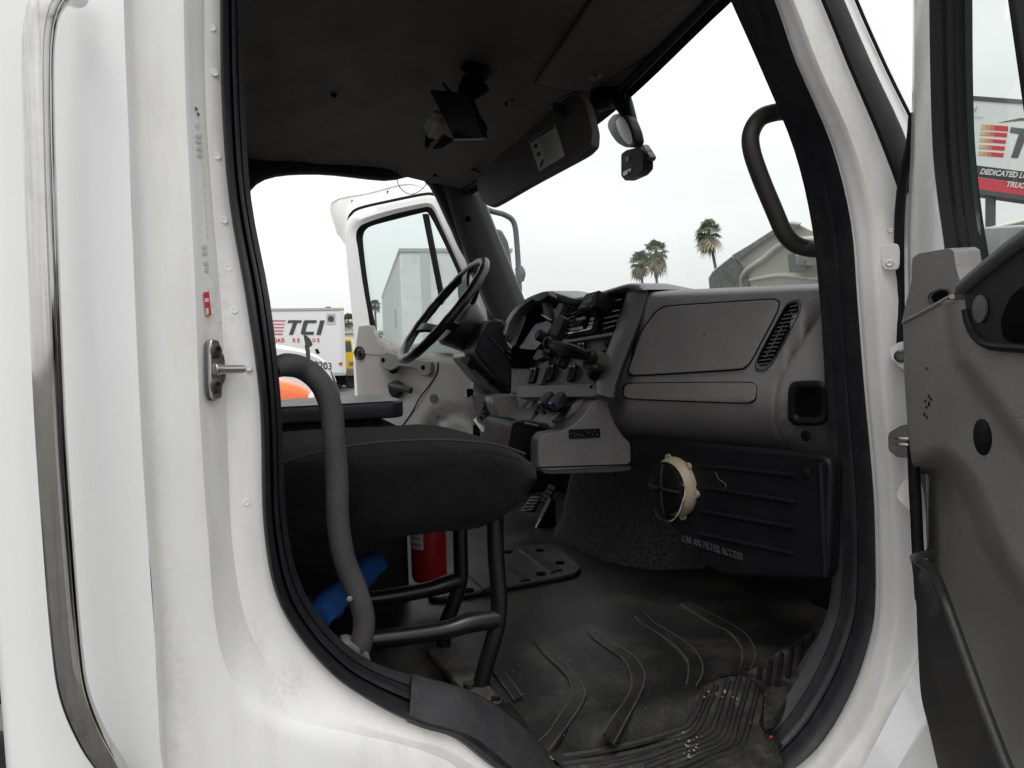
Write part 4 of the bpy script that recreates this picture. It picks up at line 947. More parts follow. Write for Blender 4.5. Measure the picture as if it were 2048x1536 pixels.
# ================================================================== seat
seat = part('passenger_seat', truck, at(930, 1390, Z=FZ), 'black fabric jump seat on bent tube legs')
def sup(x, n): return math.copysign(abs(x)**n, x)
X0, X1, Y0, Y1, Z0, Z1 = -.16, .462, 1.075, 1.50, 1.395, 1.540
rows = []
NU, NV = 48, 20
for i in range(NV+1):
    ph = -math.pi/2+math.pi*i/NV; r = []
    for k in range(NU):
        th = 2*math.pi*k/NU
        cx_, cy_, cz_ = sup(math.cos(ph), .36)*sup(math.cos(th), .33), sup(math.cos(ph), .36)*sup(math.sin(th), .33), sup(math.sin(ph), .6)
        x = (X0+X1)/2+cx_*(X1-X0)/2; y = (Y0+Y1)/2+cy_*(Y1-Y0)/2; z = (Z0+Z1)/2+cz_*(Z1-Z0)/2
        if cz_ > 0:
            z += .010*cz_*max(0, 1-((y-1.30)/.24)**2)*max(.2, 1-((x-.16)/.42)**2) + .009*cz_*max(0, 1-((x-.12)/.35)**2)
        z += .018*(max(0, (x-.30))/.15)**2*-max(0, cz_) + .0015*math.sin(x*47+y*13)*(.3+abs(cz_))
        if .15 < cz_ < .97 and y < 1.2: z -= .007*sum(math.exp(-((x-x_-.12*(cz_-.5))/.011)**2) for x_ in (.03, .10, .175, .26)); y += .004*math.sin(x*38+cz_*5)
        if cz_ < 0: z += .045*max(0, (x-.33)/.12)**2
        r.append((x, y, z))
    rows.append(r)
V, Fc = grid(rows, True); cu = mk('cushion', V, Fc, FABRIC, seat, sharp=0)
pip = [(540,938),(600,914),(690,894),(770,884),(850,880),(930,882),(1000,891),(1050,908)]
tube('piping', [at(x, y, Y=1.094) for i, (x, y) in enumerate(pip)], .0022, mat('piping_cord', (.016, .017, .019), .8), seat, seg=8)
for nm, L, Y in (('leg', [(990,1020),(992,1110),(998,1195),(994,1250),(975,1320),(957,1385)], 1.15), ('leg', [(919,1020),(921,1100),(921,1160),(908,1205),(890,1255),(886,1306)], 1.335)):
    tube(nm, [at(x, y, Y=Y) for x, y in L], .0148, TUBE, seat, seg=14)
tube('cross_tube', [at(560, 1300, Y=1.15), at(740, 1281, Y=1.15), at(880, 1262, Y=1.15), at(940, 1245, Y=1.15), at(994, 1236, Y=1.15)], [.0155, .0155, .0155, .0175, .018], TUBE, seat, seg=14)
tube('cross_tube', [at(560, 1218, Y=1.335), at(745, 1198, Y=1.335), at(850, 1180, Y=1.335), at(885, 1170, Y=1.335), at(918, 1160, Y=1.335)], [.0155, .0155, .0155, .0175, .018], TUBE, seat, seg=14)
rl0, rl1 = at(884, 1308, Z=FZ+.014), at(966, 1392, Z=FZ+.014)
d = (rl1-rl0).normalized(); e = d.cross(Vector((0, 0, 1)))
V, Fc = boxVF(rl0-d*.03-e*.022-Vector((0, 0, .012)), d*((rl1-rl0).length+.05), e*.044, Vector((0, 0, .016)))
mk('floor_bracket', V, Fc, mat('dusty_bracket', (.05, .047, .04), .6, var=.3, vscale=60, dirt_or_reflection=(.16, .14, .11), dscale=40, damt=.7), seat, bevel=.004)
lathe('bracket_bolt', at(990, 1405, Z=FZ+.006), (0, 0, 1), [(.014, 0), (.014, .004), (.009, .006), (.009, .012), (.0002, .012)], DSTEEL, seat, seg=12)
lathe('bracket_bolt', at(938, 1372, Z=FZ+.02), (0, 0, 1), [(.010, 0), (.010, .006), (.0002, .006)], DSTEEL, seat, seg=12)
box('seat_pan', (X0+.05, Y0+.14, 1.385), (X1-.14, Y1-.10, 1.42), BLACK, seat)

# ================================================================== overhead: panel, visor, mirror, devices
def ceil(px, py, off=.0):
    "photograph point on the headliner (found by marching), dropped by off"
    v = ray(px, py); t = .5
    for _ in range(400):
        p = CAM+v*t
        if p.z > liner_z(p.x, p.y)-off or p.y > 2.74: break
        t += .006
    return CAM+v*t
oh = smoothpoly([(1068,165),(1195,-20),(1400,-160),(1480,-60),(1305,100),(1178,182),(1110,176)], .08, 3)
pts = [ceil(x, y, .006) for x, y in oh]
c0 = sum(pts, Vector())/len(pts)
ohp = part('overhead_panel', truck, c0, 'grey overhead compartment lid with a small latch')
loft('lid', [[p+Vector((0, 0, .008)) for p in pts], [p+(c0-p)*.01+Vector((0, 0, -.004)) for p in pts], [p+(c0-p)*.04+Vector((0, 0, -.006)) for p in pts], [p+(c0-p)*.4+Vector((0, 0, -.004)) for p in pts], [p+(c0-p)*.98+Vector((0, 0, -.002)) for p in pts]], LINERD, ohp, wu=True, sharp=60)
tube('lid_gap', [p+(p-c0).normalized()*.003 for p in pts], .0035, BLACK, ohp, closed=True, raw=True, seg=6)
lt = [ceil(x, y, .016) for x, y in smoothpoly([(1172,160),(1180,150),(1208,148),(1196,162)], .15, 2)]
prism('latch', lt, (0, 0, .008), LGREY, ohp, bevel=.002)
prism('latch_slot', [ceil(x, y, .018) for x, y in ((1184,157),(1188,151),(1197,151),(1192,158))], (0, 0, .004), VOID, ohp)
for px, py, s in ((668,190,.009),(870,350,.007),(1012,208,.004),(1024,199,.003)):
    lathe('liner_clip', ceil(px, py, .002), (0, 0, -1), [(s, -.004), (s, .003), (s*.6, .006), (.0002, .006)], VOID, liner, seg=12)
# sun visor
VZ = Frame(at(1080, 300, X=.70), (0.02, 1, 0), (.25, 0, .97))
vis = part('sun_visor', truck, VZ.p(1070, 300), 'dark grey folded-down sun visor carrying a printed notice')
vp = smoothpoly([(952,352),(990,318),(1060,258),(1125,200),(1158,188),(1170,205),(1184,262),(1182,290),(1166,307),(1060,366),(980,414),(964,404),(956,384)], .22, 3)
prism('board', VZ.pts(vp, .0), VZ.n*-.02, mat('visor_vinyl', (.06, .056, .052), .6, var=.2, vscale=12, bump=.4, bscale=400, dirt_or_reflection=(.10, .09, .08), dscale=8, damt=.5), vis, bevel=.007, bseg=3)
prism('visor_hinge', VZ.pts(smoothpoly([(1104,212),(1112,204),(1124,222),(1126,228),(1116,232)], .2, 2), .012), VZ.n*-.02, BLACK, vis, bevel=.003)
tube('visor_rod', [VZ.p(1100, 215, -.005), VZ.p(1130, 196, -.005), VZ.p(1160, 184, -.01)], .005, BLACK, vis, seg=8)
tube('visor_arm', [VZ.p(960, 345, -.01), VZ.p(945, 340, -.02), VZ.p(932, 325, -.03)], .006, BLACK, vis, seg=8)
q = [VZ.p(1057, 280, .0012), VZ.p(1110, 247, .0012), VZ.p(1130, 312, .0012), VZ.p(1078, 343, .0012)]
mk('notice', q, [(0, 1, 2, 3)], STICKER, vis, smooth=False)
def nq(a0, b0, a1, b1, m, nm='notice_print'):
    f = lambda a, b: q[0].lerp(q[1], a).lerp(q[3].lerp(q[2], a), b) + VZ.n*.0008
    mk(nm, [f(a0, b0), f(a1, b0), f(a1, b1), f(a0, b1)], [(0, 1, 2, 3)], m, vis, smooth=False)
nq(.03, .02, .97, .12, GREENINK); nq(.2, .045, .75, .09, STICKER)
nq(.12, .24, .26, .36, INK); nq(.12, .50, .26, .62, INK)
for k, b in enumerate((.18, .22, .27, .31, .35, .39, .43, .47, .53, .57, .61, .66, .71, .75, .79, .86)):
    nq(.36, b, .62+.33*((k*37) % 10)/10, b+.016, GINK)
f = lambda a, b: q[0].lerp(q[1], a).lerp(q[3].lerp(q[2], a), b)
lathe('notice_mark', f(.2, .85), VZ.n, [(.011, .0006), (.011, .001), (.006, .0011), (.0002, .0011)], INK, vis, seg=16)
# interior convex mirror pod on the header
mp_ = part('header_mirror', truck, at(1240, 200, X=.86), 'black bracket with an oval convex mirror hanging from the header')
tube('bracket', [at(1196, 200, X=.84), at(1222, 192, X=.855), at(1240, 196, X=.86), at(1256, 226, X=.86), at(1268, 258, X=.86), at(1280, 290, X=.86)], [.03, .032, .026, .018, .012, .008], BLACK, mp_, seg=12)
mc = at(1241, 262, X=.85); MF = Frame(mc, (.35, .93, 0), (0.1, 0, 1)); ml = [(1216,242),(1226,229),(1240,226),(1256,236),(1266,262),(1270,284),(1262,294),(1250,295),(1234,286),(1222,270),(1215,255)]
prism('mirror_shell', MF.pts(smoothpoly(ml, .3, 3), 0), MF.n*-.02, BLACK, mp_, bevel=.006, bseg=3)
prism('mirror_glass', MF.pts(smoothpoly([(1230,244),(1240,232),(1250,236),(1262,262),(1266,284),(1256,290),(1240,272)], .3, 3), .0015), MF.n*-.003, mat('mirror_glass', (.11, .125, .12), .3, metal=1), mp_, bevel=.001)
tube('wire', [at(1238, 182, X=.855), at(1250, 176, X=.85), at(1250, 196, X=.85), at(1246, 206, X=.85)], .0018, BLACK, mp_, seg=6)
# dash camera
dcm = thing('dash_camera', 'small black dash camera clipped below the oval mirror, against the windshield', 'camera', at(1264, 362, X=.85))
DC = Frame(at(1262, 328, X=.85), (.3, .95, 0), (.05, 0, 1))
prism('body', DC.pts(smoothpoly([(1242,308),(1252,300),(1277,294),(1286,302),(1286,338),(1276,350),(1250,362),(1242,352)], .15, 3), .012), DC.n*-.022, RUBBER, dcm, bevel=.003)
prism('bracket', DC.pts(smoothpoly([(1276,292),(1284,288),(1300,314),(1296,322),(1286,320)], .2, 3), .004), DC.n*-.014, MGREY, dcm, bevel=.002)
lathe('pivot_screw', DC.p(1285, 300, .006), DC.n, [(.005, 0), (.005, .002), (.0002, .002)], STEEL, dcm, seg=12)
prism('status_label', DC.pts([(1251,314),(1258,312),(1258,322),(1251,324)], .0135), DC.n*-.001, mat('blue_label', (.02, .10, .35), .4), dcm)
prism('front_port', DC.pts([(1246,344),(1262,336),(1262,344),(1247,352)], .0135), DC.n*-.001, BLACKG, dcm)
prism('port_label', DC.pts([(1254,343),(1259,341),(1259,345),(1254,347)], .0145), DC.n*-.001, STICKER, dcm)
# tablet cradle hung from the headliner
tb = thing('tablet_cradle', 'black tablet cradle hanging on a ball arm from the headliner', 'cradle', at(950, 130, Y=2.0))
A, B, Cc, Dd = at(859, 181, Y=1.93), at(936, 190, Y=1.75), at(968, 277, Y=1.72), at(908, 278, Y=1.90)
nn = (B-A).cross(Dd-A).normalized(); nn = nn if nn.z > 0 else -nn
prism('tablet', [A, A.lerp(B, .08), B, Cc, Dd], nn*.014, BLACK, tb, bevel=.002)
tube('tablet_edge_highlight', [Dd+nn*-.001, Cc+nn*-.001], .003, mat('edge_highlight', (.30, .33, .33), .3), tb, raw=True, seg=6)  # pale tube painted in as the highlight on the tablet's lower edge
fA, fB, fC, fD = at(864, 298, Y=1.95), at(886, 268, Y=1.92), at(908, 279, Y=1.90), at(882, 296, Y=1.93)
prism('cradle_flap', [fA, fB, fC, fD], (0.005, .008, 0), DGREY, tb, bevel=.0015)
jt = [at(926, 205, Y=1.85), at(936, 178, Y=1.86), at(948, 158, Y=1.87), at(956, 140, Y=1.9)]
tube('ball_arm', jt, [.018, .026, .03, .026], BLACK, tb, seg=12)
pb = ceil(955, 138, .0); lathe('arm_base', pb, (0, 0, -1), [(.045, -.006), (.045, .01), (.03, .018), (.02, .03), (.0002, .03)], BLACK, tb, seg=20)
obox('arm_clamp', at(958, 185, Y=1.85), (1, 0, .6), (0, 1, 0), (-.6, 0, 1), .05, .03, .022, BLACK, tb)
lathe('clamp_screw', at(964, 163, Y=1.84), (.2, -1, 0), [(.006, 0), (.005, .004), (.0002, .005)], STEEL, tb, seg=10)
tube('cable', [at(887, 168, Y=1.9), at(905, 188, Y=1.85), at(935, 205, Y=1.8), at(955, 228, Y=1.78), at(972, 256, Y=1.78), at(966, 262, Y=1.8), at(945, 245, Y=1.82)], .004, BLACK, tb, seg=8)
# torn hole in the headliner with paper stuffing
hp = ceil(868, 258, .0)
hl = [ceil(x, y, .002) for x, y in smoothpoly([(868,226),(884,224),(890,240),(882,262),(868,282),(856,298),(846,290),(850,262)], .25, 2)]
hole = mk('liner_hole', hl, [tuple(range(len(hl)))], VOID, liner, smooth=False)
tube('liner_tear', hl, .006, LINER, liner, closed=True, raw=True, seg=6)
pw = thing('paper_wad', 'pale crumpled paper wad stuffed in the torn headliner hole', 'paper', hp+Vector((0, 0, -.02)))
rng = random.Random(3); V = []; rows = []
for i in range(9):
    ph = -math.pi/2+math.pi*i/8; r = []
    for k in range(12):
        th = 2*math.pi*k/12; s = rng.uniform(.75, 1.2); r.append(at(868, 252, Y=2.02)+Vector((.026*math.cos(ph)*math.cos(th), .03*math.cos(ph)*math.sin(th), .034*math.sin(ph)))*s)
    rows.append(r)
V, Fc = grid(rows, True); mk('wad', V, Fc, PAPER, pw, smooth=False)
tube('hanging_wire', [at(795, 330, Y=2.66), at(793, 352, Y=2.66), at(800, 375, Y=2.66), at(818, 388, Y=2.66), at(836, 384, Y=2.66), at(850, 372, Y=2.66), at(860, 356, Y=2.66)], .0016, BLACK, liner, seg=6)

# ================================================================== loose things in the cab
pm = thing('phone_mount', 'black double-ball phone mount reaching across the centre panel', 'phone mount', CF.p(1195, 745))
tube('arm', [CF.p(1103, 690, .12), CF.p(1125, 697, .115), CF.p(1150, 704, .11), CF.p(1176, 712, .10)], [.010, .0155, .0155, .010], BLACK, pm, seg=14)
tube('arm_groove', [CF.p(1108, 688, .130), CF.p(1140, 696, .128), CF.p(1172, 708, .114)], .0022, BLACKG, pm, seg=6)
lathe('arm_knob', CF.p(1131, 712, .10), -CF.v, [(.009, -.01), (.010, .01), (.013, .014), (.013, .026), (.009, .03), (.0002, .03)], BLACK, pm, seg=14)
lathe('ball', CF.p(1098, 686, .12), CF.n, [(.004, -.016), (.013, -.01), (.016, 0), (.013, .01), (.0002, .016)], BLACK, pm, seg=16)
lathe('ball', CF.p(1182, 716, .09), CF.n, [(.004, -.016), (.013, -.01), (.016, 0), (.013, .01), (.0002, .016)], BLACK, pm, seg=16)
hb = [(1100,645),(1118,628),(1128,634),(1092,720),(1082,722),(1066,716)]
prism('holder_back', CF.pts(smoothpoly([(1107,640),(1120,629),(1129,636),(1098,708),(1084,714)], .08, 2), .10), CF.n*-.02, BLACK, pm, bevel=.003)
prism('holder_jaw', CF.pts(smoothpoly([(1064,717),(1076,698),(1084,700),(1088,714),(1072,721)], .1, 2), .115), CF.n*-.02, DGREY, pm, bevel=.002)
prism('holder_jaw', CF.pts(smoothpoly([(1066,594),(1082,584),(1096,582),(1097,590),(1080,602),(1068,602)], .2, 2), .07), CF.n*-.03, DGREY, pm, bevel=.003)
prism('holder_post', CF.pts(smoothpoly([(1082,600),(1092,598),(1100,640),(1090,640)], .1, 2), .06), CF.n*-.02, BLACK, pm, bevel=.002)
lathe('holder_dial', CF.p(1082, 672, .115), CF.n, [(.015, -.01), (.015, .008), (.011, .012), (.0002, .012)], BLACK, pm, seg=20)
tube('bright_edge', [CF.p(1084, 630, .09), CF.p(1102, 640, .09)], .002, STICKER, pm, raw=True, seg=6)
prism('ball_clamp', CF.pts(smoothpoly([(1168,698),(1185,694),(1196,700),(1194,724),(1178,735),(1164,728)], .3, 3), .075), CF.n*-.035, mat('worn_knob', (.05, .047, .043), .5, var=.3, vscale=50), pm, bevel=.006)
tube('suction_stem', [CF.p(1184, 722, .06), CF.p(1190, 735, .04), CF.p(1192, 745, .012)], [.012, .012, .022], BLACK, pm, seg=12)
prism('clamp_wing', CF.pts(smoothpoly([(1165,722),(1180,716),(1184,730),(1176,738),(1164,736)], .3, 3), .085), CF.n*-.02, MATS['worn_knob'], pm, bevel=.004)
# keys
ky = thing('key_bunch', 'bunch of keys on a ring hanging from the ignition below the column', 'keys', at(962, 872, Y=2.12))
tube('ignition_key', [at(957, 826, Y=2.13), at(970, 823, Y=2.13)], .004, STEEL, ky, raw=True, seg=8)
tube('key_ring', [at(962+7*math.cos(a), 838+9*math.sin(a), Y=2.12) for a in [2*math.pi*k/16 for k in range(16)]], .0022, STEEL, ky, closed=True, raw=True, seg=6)
for k, (px, py) in enumerate(((958,850),(955,862),(963,864),(970,866),(950,866))):
    c = at(px, py, Y=2.12); a = random.uniform(-.6, .6)
    obox('key', c, (math.cos(a), 0, math.sin(a)), (-math.sin(a), .3, math.cos(a)), (0, 1, 0), .014, .05, .004, (STEEL, BLACK, STEEL, DSTEEL, BLACK)[k], ky, bevel=.001)
tube('key_chain', [at(962, 848, Y=2.12), at(960, 856, Y=2.12), at(958, 864, Y=2.12)], .003, DSTEEL, ky, seg=6)
# fire extinguisher
ex = thing('fire_extinguisher', 'red fire extinguisher with white label under the seat', 'extinguisher', at(858, 1163, Y=1.62))
b0_, t0_ = at(859, 1150, Y=1.62), at(855, 1020, Y=1.62); ax = t0_-b0_; hL = ax.length
rE = .042
lathe('cylinder', b0_, ax, [(rE*.7, -.012), (rE*.93, -.008), (rE, .004), (rE, hL), (rE*.9, hL+.03), (rE*.5, hL+.05), (rE*.3, hL+.06)], RED, ex, seg=32)
lathe('valve', b0_, ax, [(rE*.3, hL+.058), (rE*.3, hL+.09), (rE*.1, hL+.092)], BLACK, ex, seg=16)
axn = ax.normalized(); lv = (CAM-b0_); lv = (lv-axn*lv.dot(axn)).normalized(); lu = axn.cross(lv); rows = []
for k in range(9):
    a = R_(-88+k*9); d = lv*math.cos(a)+lu*math.sin(a); rows.append([b0_+axn*.072+d*(rE+.0008), b0_+axn*hL*1.02+d*(rE+.0008)])
if (rows[0][0]-CAM).dot(RT) > (b0_-CAM).dot(RT):
    rows = []
    for k in range(9):
        a = R_(88-k*9); d = lv*math.cos(a)+lu*math.sin(a); rows.append([b0_+axn*.072+d*(rE+.0008), b0_+axn*hL*1.02+d*(rE+.0008)])
loft('label', rows, STICKER, ex)
for k in range(5):
    z0 = .08+k*.016; r2 = [[r[0]+axn*(z0-.072)+(r[0]-b0_-axn*.072).normalized()*.0006, r[0]+axn*(z0-.072+.006)+(r[0]-b0_-axn*.072).normalized()*.0006] for r in rows[2:8]]
    loft('label_print', r2, GINK, ex)
# blue foam roll
bf = thing('foam_pad', 'bright blue foam pad lying on the floor under the seat', 'foam pad', at(670, 1235, Y=1.25))
fp0, fp1 = at(625, 1240, Y=1.18), at(752, 1122, Y=1.32)
dd = (fp1-fp0).normalized(); ee = dd.cross(Vector((.3, -.9, .3))).normalized(); gg = dd.cross(ee)
rows = []
for t, s in ((0, .7), (.03, .95), (.1, 1), (.2, 1.03), (.3, .94), (.4, 1.02), (.48, .9), (.55, 1.02), (.66, .96), (.8, 1.0), (.95, .97), (.985, .8), (1, .5)):
    c = fp0.lerp(fp1, t); rows.append([c+ee*a*.024*s*random.uniform(.86, 1.12)+gg*b*.03*s*random.uniform(.86, 1.12) for a, b in rrect(2, 2, .7, 3)])
V, Fc = grid(rows, True); Fc += [tuple(range(len(rows[0]))), tuple(range((len(rows)-1)*len(rows[0]), len(rows)*len(rows[0])))]
mk('roll', V, Fc, BLUE, bf)
# pedestal box and tray between the seats
trh = thing('folding_tray', 'flat black tray with rounded rim on a dark pedestal between the seats', 'tray', at(790, 1190, Y=1.75))
tp = [(-.12, 1.78), (.325, 1.78), (.352, 1.80), (.36, 1.84), (.352, 2.08), (.33, 2.11), (-.12, 2.11)]
zt = at(785, 801, Y=1.80).z
prism('top', [(x, y, zt) for x, y in tp], (0, 0, -.044), mat('tray_plastic', (.030, .031, .035), .4, var=.15, vscale=20, bump=.2, bscale=300), trh, bevel=.008, bseg=3)
prism('under_frame', [(x*.85, 1.95+(y-1.95)*.8, zt-.044) for x, y in tp], (0, 0, -.035), BLACK, trh, bevel=.004)
tube('hinge_arm', [(.24, 1.80, zt-.05), (.18, 1.82, zt-.09), (-.05, 1.84, zt-.11)], .009, BLACK, trh, seg=8)
box('pedestal', (-.10, 1.70, FZ+.004), (at(818, 1130, Y=1.70).x, 1.98, zt-.06), mat('pedestal_metal', (.014, .014, .015), .5, var=.2, vscale=20), trh, bevel=.01)
tag(obox('pedestal_clip', at(738, 1066, Y=1.69), (1, 0, .25), (-.25, 0, 1), (0, 1, 0), .035, .01, .006, STICKER, trh), 'pale clip')
lathe('pedestal_screw', at(600, 1094, Y=1.5), (0, -1, 0), [(.006, 0), (.005, .003), (.0002, .003)], STICKER, trh, seg=10) if False else None
# beige fan
fan = thing('cab_fan', 'round beige and black fan hanging loose under the dash', 'fan', at(1340, 1045, Y=1.38))
fx = (at(1322, 978, Y=1.30)-at(1352, 970, Y=1.34)).normalized()
fax = Vector((-.998, -.10, .0)).normalized()
fc_ = at(1346, 974, Y=1.29); FSC = .92
lathe('beige_ring', fc_, fax, [(r_*.92, h_) for r_, h_ in [(.050, -.026), (.064, -.026), (.0665, -.014), (.070, -.012), (.0705, -.006), (.0685, .002), (.064, .008), (.060, .013), (.056, .013), (.05, .006)]], BEIGE, fan, seg=36)
lathe('black_cage', fc_+fax*.012, fax, [(r_*.92, h_) for r_, h_ in [(.056, -.006), (.061, .004), (.060, .010), (.054, .014), (.024, .016), (.0002, .016)]], BLACK, fan, seg=36)
for a in (0, 90, 180, 270):
    v1 = Vector((0, 0, 1)); v2 = fax.cross(v1).normalized(); dd = v1*math.cos(R_(a))+v2*math.sin(R_(a))
    tube('cage_spoke', [fc_+fax*.031, fc_+fax*.031+dd*.03, fc_+fax*.026+dd*.052], .003, DGREY, fan, seg=6)
tube('spindle', [fc_+fax*.02, fc_+fax*.06], .0035, BLACK, fan, raw=True, seg=8)
for a in (20, 75, 140, 200, 265, 320):
    v1 = Vector((0, 0, 1)); v2 = fax.cross(v1).normalized(); dd = v1*math.cos(R_(a))+v2*math.sin(R_(a))
    lathe('mounting_lug', fc_+dd*.0635-fax*.012, fax, [(.009, -.004), (.009, .008), (.004, .008), (.0035, .004), (.0002, .004)], BEIGE, fan, seg=12)
obox('terminal_block', at(1366, 985, Y=1.25), fax, (0, 0, 1), (.4, -.9, 0), .02, .03, .014, BEIGE, fan)
tube('wire', [at(1310, 1020, Y=1.25), at(1318, 1036, Y=1.25), at(1340, 1042, Y=1.25), at(1356, 1028, Y=1.24), at(1366, 1000, Y=1.235), at(1370, 978, Y=1.235), at(1362, 966, Y=1.235)], .0018, STEEL, fan, seg=6)
tube('hanger', [fc_-fax*.015, KF.p(1372, 960, -.01)], .012, BLACK, fan, raw=True, seg=8)

# ================================================================== passenger door, swung open
OP = R_(60); dd_ = Vector((-math.cos(OP), -math.sin(OP), 0)); dn_ = Vector((-math.sin(OP), math.cos(OP), 0))
HN = at(1822, 800, Y=.775)
PD = Frame(HN, dd_, (0, 0, 1), dn_)
door = part('passenger_door', truck, HN, 'open passenger door seen from inside, grey trim with a black map pocket')
def dp(name, P, m, off=0, th=.02, r=.12, bevel=.003, k=3, bseg=2):
    return prism(name, PD.pts(smoothpoly(P, r, k) if r else P, off), PD.n*-th, m, door, bevel=bevel, bseg=bseg)
# outer skin below the belt and window frame
prism('outer_skin', [PD.w(s, z-HN.z, -.075) for s, z in ((-.02, 1.0), (.98, 1.0), (.98, 1.72), (-.02, 1.86))], PD.n*-.006, WHITE, door, bevel=.003)
dp('edge_panel', [(1819,560),(1838,560),(1842,800),(1856,1150),(1880,1560),(1862,1560),(1836,1150),(1822,800)], WHITE, -.055, .02, 0)
fl_, fr_ = [(1832,-120),(1832,0),(1832,150),(1829,250),(1824,340),(1818,430),(1817,500),(1817,580)], [(1860,-120),(1860,0),(1862,150),(1867,300),(1877,400),(1887,470),(1894,530),(1900,600)]
a, b = cr([PD.p(x, y, -.012) for x, y in fl_], 4), cr([PD.p(x, y, -.004) for x, y in fr_], 4)
loft('window_frame', [[p-PD.n*.05, p, p.lerp(q, .15)+PD.n*.008, p.lerp(q, .6)+PD.n*.012, q, q-PD.n*.03] for p, q in zip(a, b)], WHITE, door)
fr2 = [(1910,-120),(1910,0),(1912,150),(1918,300),(1930,420),(1942,500),(1952,560),(1965,610)]
c = cr([PD.p(x, y, -.03) for x, y in fr2], 4)
loft('window_channel', [[p+PD.n*.001, p.lerp(q, .1)-PD.n*.012, p.lerp(q, .55)-PD.n*.004, p.lerp(q, .9)-PD.n*.012, q, q-PD.n*.02] for p, q in zip(b, c)], RUBBER, door)
fr3 = [(1944,-120),(1945,0),(1946,150),(1950,300),(1958,420),(1966,500),(1974,560),(1985,610)]
e_ = cr([PD.p(x, y, -.045) for x, y in fr3], 4)
loft('glass_run', [[p, q] for p, q in zip([p-PD.n*.012 for p in c], e_)], mat('green_edge', (.05, .075, .068), .25), door)
gq = [PD.p(1905, -140, -.05), PD.p(1905, 620, -.05)]
sG = .62
mk('window_glass', [PD.p(1912, -140, -.05), PD.p(1940, 640, -.05), PD.w(sG, 1.70-HN.z, -.05), PD.w(sG, 2.32-HN.z, -.05)], [(0, 1, 2, 3)], NGLASS, door, smooth=False)
dp('vent_post', [(2010,-20),(2026,-20),(2062,260),(2050,260)], RUBBER, -.03, .02, 0)
prism('top_frame', [PD.w(s, z-HN.z, -.01) for s, z in ((.10, 2.28), (.7, 2.36), (.7, 2.42), (.08, 2.36))], PD.n*-.05, WHITE, door, bevel=.008)
prism('rear_frame', [PD.w(s, z-HN.z, -.01) for s, z in ((.64, 1.7), (.96, 1.7), (.90, 2.0), (.74, 2.42), (.64, 2.42))], PD.n*-.05, WHITE, door, bevel=.008)
# door weatherstrip down the hinge edge
dl = [(1828,225),(1822,290),(1808,350),(1800,420),(1798,500),(1800,600),(1803,700)]
tube('edge_seal', [PD.p(x, y, -.010) for x, y in dl], .0075, RUBBER, door, seg=10)
tube('edge_seal', [PD.p(x, y, -.008) for x, y in ((1826,880),(1829,960),(1833,1040),(1837,1120),(1842,1200))], .0085, RUBBER, door, seg=10)
# trim: sail, upper panel, armrest
dp('sail_trim', [(1824,516),(1836,507),(1898,496),(1907,502),(1912,535),(1922,568),(1905,592),(1816,648),(1804,640),(1812,604),(1823,560)], DOORG, .012, .03, .12, .006, 3, 3)
SL = [(1852,596),(1858,584),(1880,575),(1897,577),(1900,588),(1886,602),(1862,612)]
ringloft('sail_slot_rim', smoothpoly(SL, .25, 3), PD, MGREY, door, [(1.1, .010), (1.0, .0135), (.85, .014), (.75, .012)])
ringloft('sail_slot', smoothpoly([(x+3, y+1) for x, y in SL], .25, 3), PD, VOID, door, [(.74, .0142), (.01, .0142)])
# main panel as a surface with relief
lefte = [(1806,640),(1807,700),(1809,760),(1813,820),(1817,880),(1824,925),(1838,955),(1848,985),(1852,1050),(1855,1150),(1862,1300),(1878,1450),(1890,1560)]
topY = {}
rows = []
def relief(x, y):
    o = .018
    # ridge line running from the pull down to the rear
    xr = 1908+max(0, y-640)*.18+max(0, y-720)*.55 if y < 900 else 1908+260*.18+180*.55+(y-900)*.75
    o += .036/(1+math.exp(-(x-xr)/5.0))
    HC = [(1780,945),(1810,928),(1840,915),(1862,906),(1885,903),(1908,913),(1930,932),(1950,958),(1966,990),(1980,1030),(1998,1075),(2022,1118),(2060,1170),(2330,1500)]
    best = None
    for (xa, ya), (xb, yb) in zip(HC, HC[1:]):
        L2 = (xb-xa)**2+(yb-ya)**2; t = min(1, max(0, ((x-xa)*(xb-xa)+(y-ya)*(yb-ya))/L2))
        dd2 = math.hypot(x-xa-(xb-xa)*t, y-ya-(yb-ya)*t); sg_ = 1 if (y-ya)*(xb-xa)-(x-xa)*(yb-ya) > 0 else -1
        if best is None or dd2 < abs(best): best = dd2*sg_
    t = min(1, max(0, (best+8)/50)); o -= .062*t*t*(3-2*t)
    if y > 930:
        # knee bulge and hollow at the bottom front corner
        pass
    return o
for k in range(97):
    y = 600+k*10.0; L0 = None
    for (xa, ya), (xb, yb) in zip(lefte, lefte[1:]):
        if ya <= y <= yb: L0 = xa+(xb-xa)*(y-ya)/(yb-ya)
    if y < 640: L0 = 1806+(640-y)*1.9
    if L0 is None: L0 = lefte[-1][0]
    r = [PD.p(L0+1, y, -.02), PD.p(L0, y, relief(L0, y)-.012)]
    for j in range(1, 71): x = L0+(2330-L0)*(j/70)**1.3; r.append(PD.p(x, y, relief(x, y)))
    rows.append(r)
loft('trim_panel', rows, DOORG, door, sharp=0)
tube('trim_ledge', [PD.p(x, y, .017) for x, y in ((1808,645),(1850,623),(1904,593))], .0035, DOORG, door, seg=10)
